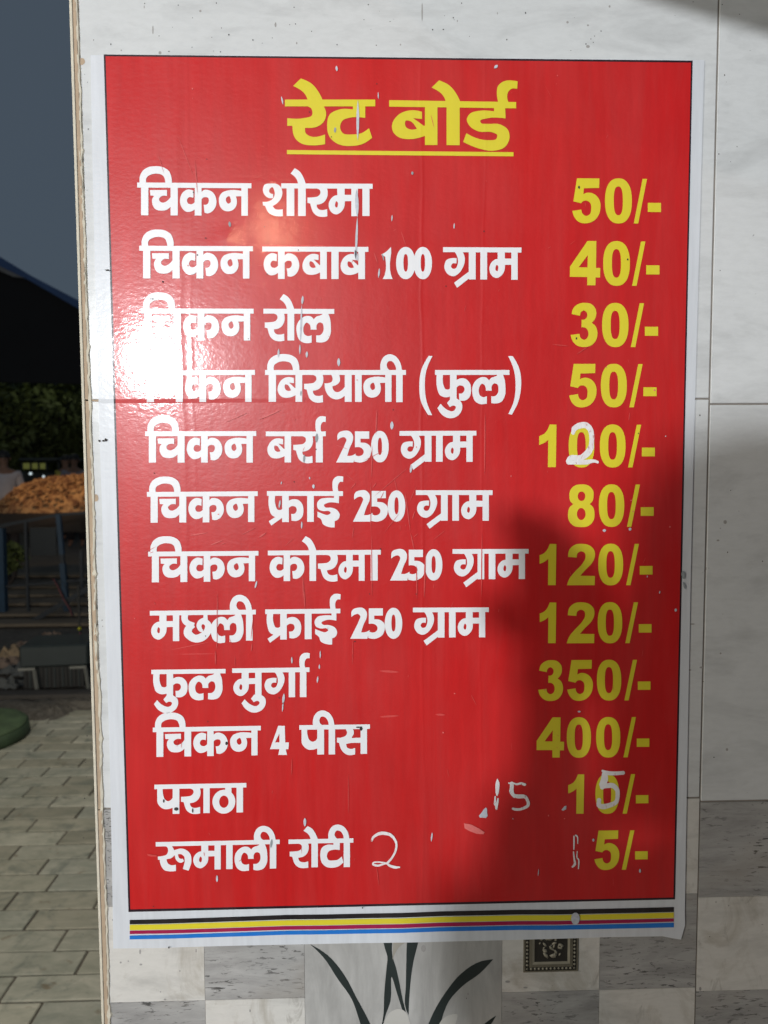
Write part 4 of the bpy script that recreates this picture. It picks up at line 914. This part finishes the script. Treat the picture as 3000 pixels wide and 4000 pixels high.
# things seen through the bars: a sack with yellow-green weeds
M['weed'] = simple('weed', (0.11, 0.13, 0.03), 0.7, 0.6, 20)
def leaf_cloud(name, c, rx, ry, rz, n, size, mat, seed, parent=None):
    rr = random.Random(seed); vs, fs = [], []
    for k in range(n):
        while True:
            d = Vector((rr.uniform(-1, 1), rr.uniform(-1, 1), rr.uniform(-1, 1)))
            if d.length < 1: break
        if d.length < .55 and rr.random() < .6: d = d.normalized() * rr.uniform(.6, 1)
        lump = 1 + .28 * math.sin(d.x * 5 + seed) * math.cos(d.z * 6 + seed * 2)
        p = Vector((c[0] + d.x * rx * lump, c[1] + d.y * ry * lump, c[2] + d.z * rz * lump))
        u = Vector((rr.gauss(0, 1), rr.gauss(0, 1), rr.gauss(0, 1))).normalized(); w = u.orthogonal().normalized(); s = size * rr.uniform(.6, 1.4)
        b = len(vs); vs += [p - u * s, p + w * s * .45, p + u * s, p - w * s * .45]; fs.append((b, b + 1, b + 2, b + 3))
    me = bpy.data.meshes.new(name); me.from_pydata(vs, [], fs); return link(name, me, mat, parent)
wd = gnd(55, 2300); tag(leaf_cloud('weed_clump', (ray(52, 2180, 6.9)[0], 6.9, .52), .14, .12, .16, 260, .035, M['weed'], 3), 'yellow green weed clump seen through the left bay of the barricade', 'plant')
# ------------------------------------------------------------------ cart heaped with orange brown lumps
M['cart'] = simple('cart_wood', (0.035, 0.024, 0.016), 0.8, 0.4, 6)
def lump_mat():
    t = NT('lump'); n = t.noise(t.pos(), 11, 5, 0.7, 0.8)
    c = t.mix(t.ramp(n, [(0.40, 0.0), (0.60, 1.0)]), (0.11, 0.040, 0.016), (0.46, 0.27, 0.12))
    t.set(base=c, rough=0.8); t.bump(n, 0.01); return t.m
M['lump'] = lump_mat()
YC = 8.2
c0 = ray(330, 1992, YC); cart = empty('hand_cart', (c0[0], c0[1], 0), 'dark wooden hand cart carrying a high heap behind the barricade', 'cart')
zt = c0[2]; wl_ = ray(0, 1990, YC)[0] - c0[0] - .25
bm = bmesh.new(); bx(bm, wl_, .95, -.45, .55, zt - .09, zt - .01, .01); link('cart_bed', mesh_bm(bm, 'cart_bed'), M['cart'], cart)
bm = bmesh.new(); bx(bm, wl_, .95, -.47, -.452, zt - .24, zt - .02, .004); link('side_board', mesh_bm(bm, 'side_board'), M['cart'], cart)
for x in (wl_ + .08, .85):
    for y in (-.38, .48):
        bm = bmesh.new(); bar(bm, (x, y, 0), (x, y, zt - .09), .06); link('leg', mesh_bm(bm, 'leg'), M['cart'], cart)
for x in (wl_ + .35, .55):
    bm = bmesh.new(); n = 20
    for k in range(n):
        a0, a1 = 2 * math.pi * k / n, 2 * math.pi * (k + 1) / n
        bar(bm, (x + .27 * math.cos(a0), -.42, .28 + .27 * math.sin(a0)), (x + .27 * math.cos(a1), -.42, .28 + .27 * math.sin(a1)), .035)
    for k in range(6):
        a0 = math.pi * k / 3; bar(bm, (x, -.42, .28), (x + .26 * math.cos(a0), -.42, .28 + .26 * math.sin(a0)), .012)
    link('wheel', mesh_bm(bm, 'wheel'), M['cart'], cart)
top_uv = [(12, 1992), (40, 1960), (70, 1915), (105, 1888), (150, 1876), (200, 1866), (250, 1862), (300, 1854), (345, 1850), (420, 1852), (500, 1870), (580, 1900), (640, 1955), (670, 1995)]
tops = [(ray(u, v, YC)[0], ray(u, v, YC)[2]) for u, v in top_uv]
def htop(x):
    for (xa, za), (xb, zb) in zip(tops, tops[1:]):
        if xa <= x <= xb: return za + (zb - za) * (x - xa) / (xb - xa)
    return zt
bm = bmesh.new(); NX, NY = 40, 12; V_ = {}
x_a, x_b = tops[0][0], tops[-1][0]; rr = random.Random(2)
for i in range(NX + 1):
    x = x_a + (x_b - x_a) * i / NX
    for j in range(NY + 1):
        t = j / NY * 2 - 1; hh = (htop(x) - zt) * math.sqrt(max(0, 1 - t * t)) * .93
        V_[i, j] = bm.verts.new((x, YC + t * .42, zt - .01 + hh + rr.uniform(-.012, .012)))
for i in range(NX):
    for j in range(NY): bm.faces.new([V_[i, j], V_[i + 1, j], V_[i + 1, j + 1], V_[i, j + 1]])
hm = link('heap', mesh_bm(bm, 'heap', True), M['lump'])
lum = bmesh.new()
for k in range(900):
    x = rr.uniform(x_a + .02, x_b - .02); t = rr.uniform(-1, .35); hh = (htop(x) - zt) * math.sqrt(max(0, 1 - t * t))
    g = bmesh.ops.create_icosphere(lum, subdivisions=1, radius=1); r_ = rr.uniform(.014, .034); rot = Matrix.Rotation(rr.uniform(0, 6), 3, Vector((rr.gauss(0, 1), rr.gauss(0, 1), rr.gauss(0, 1))).normalized())
    for v in g['verts']:
        q = rot @ Vector((v.co.x * r_ * 1.5, v.co.y * r_, v.co.z * r_ * .75)); v.co = q + Vector((x, YC + t * .42, zt + hh * .97))
lo = link('lumps', mesh_bm(lum, 'lumps'), M['lump'], hm); lo['kind'] = 'stuff'
tag(hm, 'high mound of orange brown lumps heaped on the dark cart', 'heap')
# ------------------------------------------------------------------ rickshaw far behind
M['rk'] = simple('rickshaw_dark', (0.016, 0.018, 0.014), 0.4, 0.3, 4); M['rkg'] = simple('rickshaw_yellow', (0.20, 0.21, 0.02), 0.5, 0.3, 4)
def emis(name, col, st):
    t = NT(name); t.set(base=(0.02, 0.02, 0.02), emit=col, emits=st, rough=.4); return t.m
M['win'] = emis('window_glow', (0.42, 0.45, 0.10), 0.16); M['lampw'] = emis('headlamp', (0.8, 0.95, 1.0), 0.9); M['lampy'] = emis('yellow_lamp', (1.0, 0.65, 0.3), 0.5)
YR = 13.5
rk0 = Vector(ray(140, 1850, YR)); rk = empty('auto_rickshaw', (rk0.x, rk0.y, 0), 'dark auto rickshaw with yellow green windows parked behind the heap', 'auto rickshaw')
def rq(u, v): p = ray(u, v, YR); return p[0] - rk0.x, p[2]
a = rq(78, 1792); b = rq(232, 1985)
bm = bmesh.new(); bx(bm, a[0], b[0], 0, 2.2, .25, rq(0, 1838)[1], .06); link('body', mesh_bm(bm, 'body'), M['rk'], rk)
bm = bmesh.new(); bx(bm, a[0] - .03, b[0] + .03, -.03, 2.3, rq(0, 1806)[1], rq(0, 1795)[1] + .03, .04); link('roof', mesh_bm(bm, 'roof'), M['rk'], rk)
for u in (84, 119, 150, 180, 228):
    c = rq(u, 1800); bm = bmesh.new(); bx(bm, c[0] - .018, c[0] + .018, 0, .05, rq(0, 1838)[1], rq(0, 1806)[1]); link('pillar', mesh_bm(bm, 'pillar'), M['rk'], rk)
for u0, u1 in ((88, 117), (122, 148), (153, 178)):
    c, d = rq(u0, 1832), rq(u1, 1809); bm = bmesh.new(); bx(bm, c[0], d[0], .02, .03, c[1], d[1]); link('window', mesh_bm(bm, 'window'), M['win'], rk)
for u, v, r_, mt in ((121, 1850, .027, 'lampw'), (172, 1861, .022, 'lampw')):
    c = rq(u, v); bm = bmesh.new(); g = bmesh.ops.create_uvsphere(bm, u_segments=12, v_segments=8, radius=r_)
    for vv in g['verts']: vv.co = Vector((vv.co.x + c[0], vv.co.y * .5 - .02, vv.co.z + c[1]))
    link('headlight', mesh_bm(bm, 'headlight', True), M[mt], rk)
for x in (a[0] + .2, b[0] - .2):
    bm = bmesh.new(); n = 16
    g = bmesh.ops.create_cone(bm, cap_ends=True, segments=16, radius1=.25, radius2=.25, depth=.12)
    for vv in g['verts']: vv.co = Vector((vv.co.x + x, vv.co.z + .3, vv.co.y + .25))
    link('wheel', mesh_bm(bm, 'wheel'), M['rk'], rk)
# ------------------------------------------------------------------ people
M['skin'] = simple('skin', (0.22, 0.12, 0.075), 0.6, 0.1, 20); M['hair'] = simple('hair', (0.01, 0.008, 0.007), 0.6, .3, 60)
def skinned(name, verts, edges, mat, parent, root=0, sub=1):
    me = bpy.data.meshes.new(name); me.from_pydata([v[:3] for v in verts], edges, []); me.materials.append(mat)
    o = bpy.data.objects.new(name, me); COL.objects.link(o); o.parent = parent
    md = o.modifiers.new('skin', 'SKIN'); md.use_smooth_shade = True
    for i, v in enumerate(verts):
        sv = me.skin_vertices[0].data[i]; r_ = v[3]; sv.radius = r_ if isinstance(r_, tuple) else (r_, r_); sv.use_root = (i == root)
    s = o.modifiers.new('sub', 'SUBSURF'); s.levels = sub; s.render_levels = sub
    return o
def person(loc, rz, label, shirt, trousers, arms=None, head=(0, 0), sub=1, fingers=False):
    """standing figure 1.7 m tall, facing local -Y; arms = [(elbow), (hand)] for each side"""
    p = empty('person', loc, label, 'person', rz=rz)
    hx, hy = head
    J = [(0, 0, .94, (.15, .10)), (0, 0, 1.10, (.135, .095)), (0, 0, 1.30, (.16, .10)), (0, 0.0, 1.39, (.12, .075)), (hx * .5, hy * .5, 1.46, .052), (hx, hy, 1.53, (.062, .075)), (hx, hy, 1.60, (.078, .092)), (hx, hy + .01, 1.67, (.06, .07))]
    E_ = [(0, 1), (1, 2), (2, 3), (3, 4), (4, 5), (5, 6), (6, 7)]
    arms = arms or [((.23, .02, 1.12), (.24, -.08, .88)), ((-.23, .02, 1.12), (-.24, -.08, .88))]
    hands = []
    for s, (el, ha) in zip((1, -1), arms):
        b = len(J); J += [(s * .17, 0, 1.37, .055), (*el, .040), (*ha, .027)]; E_ += [(3, b), (b, b + 1), (b + 1, b + 2)]
        hands.append((b + 2, Vector(ha), Vector(el)))
    for s in (1, -1):
        b = len(J); J += [(s * .09, 0, .86, .085), (s * .10, -.01, .48, .055), (s * .10, .03, .08, .038), (s * .11, -.12, .03, (.04, .028))]; E_ += [(0, b), (b, b + 1), (b + 1, b + 2), (b + 2, b + 3)]
    for (i, ha, el) in hands:                       # palm and five fingers
        d = (ha - el).normalized(); sd = d.cross(Vector((0, 1, 0))); sd = sd.normalized() if sd.length > .1 else Vector((1, 0, 0))
        b = len(J); J.append((*(ha + d * .07), (.038, .018))); E_.append((i, b))
        if fingers:
            for f_i, (off, L) in enumerate(((-.030, .060), (-.010, .072), (.010, .068), (.030, .052))):
                c = len(J); q = ha + d * .085 + sd * off; J += [(*q, .010), (*(q + d * L * .5 + Vector((0, -.012, 0))), .009), (*(q + d * L * .8 + Vector((0, -.035, 0))), .008)]; E_ += [(b, c), (c, c + 1), (c + 1, c + 2)]
            c = len(J); q = ha + d * .03 - sd * .035; J += [(*q, .013), (*(q + d * .03 - sd * .025), .010)]; E_ += [(b, c), (c, c + 1)]
    body = skinned('body', J, E_, M['skin'], p, 0, sub)
    # shirt
    sh = [(0, 0, .92, (.175, .125)), (0, 0, 1.10, (.165, .12)), (0, 0, 1.30, (.185, .125)), (0, 0, 1.385, (.13, .09))]; se = [(0, 1), (1, 2), (2, 3)]
    for s, (el, ha) in zip((1, -1), arms):
        b = len(sh); q = Vector(el); h_ = Vector(ha); m_ = q + (h_ - q) * .75; sh += [(s * .175, 0, 1.37, .072), (*q, .056), (*m_, .046)]; se += [(3, b), (b, b + 1), (b + 1, b + 2)]
    skinned('shirt', sh, se, shirt, p, 0, sub)
    tr_ = [(0, 0, .96, (.165, .118))]; te = []
    for s in (1, -1):
        b = len(tr_); tr_ += [(s * .09, 0, .84, .102), (s * .10, -.01, .48, .078), (s * .10, .02, .10, .066)]; te += [(0, b), (b, b + 1), (b + 1, b + 2)]
    skinned('trousers', tr_, te, trousers, p, 0, sub)
    bm = bmesh.new(); g = bmesh.ops.create_uvsphere(bm, u_segments=20, v_segments=12, radius=1)
    for v in g['verts']:
        x, y, z = v.co; v.co = Vector((hx + x * .088, hy + .018 + y * .100, 1.625 + z * .092))
    bmesh.ops.delete(bm, geom=[v for v in bm.verts if v.co.z < 1.60 and v.co.y < hy + .03], context='VERTS')
    link('hair', mesh_bm(bm, 'hair', True), M['hair'], p)
    bm = bmesh.new()
    bar(bm, (hx, hy - .088, 1.60), (hx, hy - .108, 1.572), .018, .018); link('nose', mesh_bm(bm, 'nose'), M['skin'], p)
    for s in (-1, 1):
        bm = bmesh.new(); g = bmesh.ops.create_uvsphere(bm, u_segments=8, v_segments=6, radius=.011)
        for v in g['verts']: v.co += Vector((hx + s * .032, hy - .084, 1.607))
        link('eye', mesh_bm(bm, 'eye', True), M['hair'], p)
        bm = bmesh.new(); g = bmesh.ops.create_uvsphere(bm, u_segments=8, v_segments=6, radius=.028)
        for v in g['verts']: v.co = Vector((hx + s * .086 + v.co.x * .3, hy + v.co.y * .7, 1.59 + v.co.z))
        link('ear', mesh_bm(bm, 'ear', True), M['skin'], p)
    return p
M['wshirt'] = simple('pale_shirt', (0.45, 0.43, 0.45), 0.9, .15, 12); M['yshirt'] = simple('yellow_shirt', (0.45, 0.40, 0.08), 0.9, .2, 12); M['gshirt'] = simple('grey_shirt', (0.22, 0.21, 0.24), 0.9, .2, 12); M['dtr'] = simple('dark_trousers', (0.02, 0.02, 0.025), 0.9, .2, 12)
def at(u, Y): p = ray(u, 2000, Y); return (p[0], Y, 0)
person(at(22, 9.8), .5, 'person in a pale loose shirt standing left of the heap at the photo edge', M['wshirt'], M['dtr'])
person(at(262, 13.5), -.3, 'person in a yellow shirt behind the right side of the heap', M['yshirt'], M['dtr'])
person(at(296, 12.6), .2, 'person in a grey shirt at the right of the yellow shirted person', M['gshirt'], M['dtr'])
# the photographer, whose shadow falls on the lower right of the board
ph = person((0.10, -1.17, -0.03), math.pi, 'person photographing the board, arms raised to hold the phone, behind the camera', M['gshirt'], M['dtr'],
            arms=[((.075, -.17, 1.26), (0.0, -.335, 1.465)), ((-.28, -.17, 1.18), (-.19, -.31, 1.40))], head=(0, -.03), sub=2, fingers=True)
M['phone'] = simple('phone_case', (0.02, 0.02, 0.025), 0.3, .1, 10)
bm = bmesh.new(); bx(bm, .175, .252, -.752, -.743, 1.305, 1.468, .003); tag(link('phone', mesh_bm(bm, 'phone'), M['phone']), 'black phone held up by the person photographing the board', 'phone')
# ------------------------------------------------------------------ dark stall canopy against the sky
M['tarp'] = simple('black_tarpaulin', (0.006, 0.006, 0.007), 0.9, .3, 3); M['tarpb'] = simple('blue_tarpaulin', (0.040, 0.085, 0.20), 0.8, .3, 3); M['torn'] = simple('torn_plastic', (0.16, 0.16, 0.16), 0.7, .4, 8)
YT = 11.0
cn0 = Vector(ray(-150, 1100, YT)); can = empty('stall_canopy', (cn0.x, cn0.y, 0), 'dark sloping tarpaulin canopy with a blue edge against the dusk sky', 'canopy')
def cq(u, v, Y=YT): p = Vector(ray(u, v, Y)); return (p.x - cn0.x, p.y - cn0.y, p.z)
def sheet(name, pts, thick, mat, parent):
    bm = bmesh.new(); a = [bm.verts.new(p) for p in pts]; b = [bm.verts.new((p[0], p[1] + thick, p[2])) for p in pts]; n = len(pts)
    bm.faces.new(a); bm.faces.new(b[::-1])
    for i in range(n): bm.faces.new([a[i], b[i], b[(i + 1) % n], a[(i + 1) % n]])
    bmesh.ops.recalc_face_normals(bm, faces=bm.faces[:])
    return link(name, mesh_bm(bm, name), mat, parent)
sheet('canopy_edge', [cq(-700, 640), cq(0, 1003), cq(120, 1076), cq(310, 1175), cq(700, 1360), cq(700, 1400), cq(310, 1208), cq(105, 1090), cq(0, 1040), cq(-700, 690)], .03, M['tarpb'], can)
sheet('torn_strip', [cq(-120, 985, YT + .02), cq(0, 1036, YT + .02), cq(60, 1062, YT + .02), cq(96, 1086, YT + .02), cq(50, 1080, YT + .02), cq(0, 1058, YT + .02), cq(-120, 1010, YT + .02)], .05, M['torn'], can)
sheet('back_cloth', [cq(-700, 700, YT + .1), cq(0, 1055, YT + .1), cq(50, 1078, YT + .1), cq(105, 1089, YT + .1), cq(310, 1205, YT + .1), cq(700, 1398, YT + .1), cq(700, 1480, YT + .1), cq(300, 1500, YT + .1), cq(-100, 1490, YT + .1), cq(-700, 1500, YT + .1)], .05, M['tarp'], can)
for u in (-420, 620):
    p = cq(u, 1300, YT + .2); bm = bmesh.new(); bar(bm, (p[0], p[1], 0), (p[0], p[1], cq(u, 1000 if u < 0 else 1370)[2]), .06); link('pole', mesh_bm(bm, 'pole'), M['darkm'], can)
# ------------------------------------------------------------------ trees
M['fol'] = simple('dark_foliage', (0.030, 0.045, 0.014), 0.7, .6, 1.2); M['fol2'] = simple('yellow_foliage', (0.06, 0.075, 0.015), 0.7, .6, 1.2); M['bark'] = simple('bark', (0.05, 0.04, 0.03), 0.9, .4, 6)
def tree(x, y, h, r, label, mat, seed, n=5200, size=.10):
    rr = random.Random(seed); t = empty('tree', (x, y, 0), label, 'tree', 'trees in the dark beyond the cart')
    bm = bmesh.new(); tube(bm, [(0, 0, 0), (.05, 0, h * .25), (-.05, .05, h * .5), (.05, 0, h * .75)], [.16, .13, .10, .05], 8)
    for k in range(6):
        a = rr.uniform(0, 6.3); z = h * rr.uniform(.3, .55); tube(bm, [(0, 0, z), (math.cos(a) * r * .4, math.sin(a) * r * .4, z + h * .12), (math.cos(a) * r * .75, math.sin(a) * r * .75, z + h * .25)], [.06, .04, .02], 6)
    link('trunk', mesh_bm(bm, 'trunk'), M['bark'], t)
    leaf_cloud('crown', (0, 0, h * .62), r, r * .8, h * .34, n, size, mat, seed, t)
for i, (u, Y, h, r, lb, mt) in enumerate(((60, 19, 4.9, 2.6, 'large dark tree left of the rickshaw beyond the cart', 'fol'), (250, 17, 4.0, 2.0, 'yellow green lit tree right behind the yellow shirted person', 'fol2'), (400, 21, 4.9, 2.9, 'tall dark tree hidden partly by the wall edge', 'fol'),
                                  (-220, 22, 6.0, 3.0, 'dark tree beyond the left edge behind the canopy', 'fol'), (150, 25, 6.0, 3.4, 'tallest dark tree standing farthest behind the rickshaw', 'fol'))):
    p = at(u, Y); tree(p[0], Y, h, r, lb, M[mt], 30 + i)
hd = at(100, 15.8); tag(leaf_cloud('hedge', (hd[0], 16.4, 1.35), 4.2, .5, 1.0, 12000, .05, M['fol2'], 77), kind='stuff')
M['farwall'] = simple('far_wall', (0.012, 0.012, 0.011), .9, .3, 2)
fw = box('boundary_wall', -22, 6, 30.0, 30.3, -0.02, 3.4, M['farwall']); tag(fw, 'long dark boundary wall far behind the trees', 'wall')
# ------------------------------------------------------------------ unseen slanting panel, added and shaped to cast the upper right shade
L_ = Vector(LP); YA = -0.42
def thru(u, v):
    s = Vector(px(u, v, TF)); return L_ + (s - L_) * ((YA - L_.y) / (s.y - L_.y))
a, b, c = thru(2480, -10), thru(3000, 138), thru(3900, 420)
bm = bmesh.new(); pts = [a, b, c, c + Vector((0, 0, .6)), b + Vector((0, 0, .6)), a + Vector((-.25, 0, .55)), a + Vector((-.2, 0, .16))]
f1 = [bm.verts.new(p) for p in pts]; f2 = [bm.verts.new(p + Vector((0, -.012, 0))) for p in pts]
bm.faces.new(f1[::-1]); bm.faces.new(f2)
for i in range(len(pts)): bm.faces.new([f1[i], f1[(i + 1) % len(pts)], f2[(i + 1) % len(pts)], f2[i]])
bmesh.ops.recalc_face_normals(bm, faces=bm.faces[:])
tag(link('shade_panel', mesh_bm(bm, 'shade_panel'), simple('panel_back', (0.35, 0.33, 0.30), .8, .2, 6)), 'unseen slanting panel shaped to shade the upper right corner of the wall', 'panel')
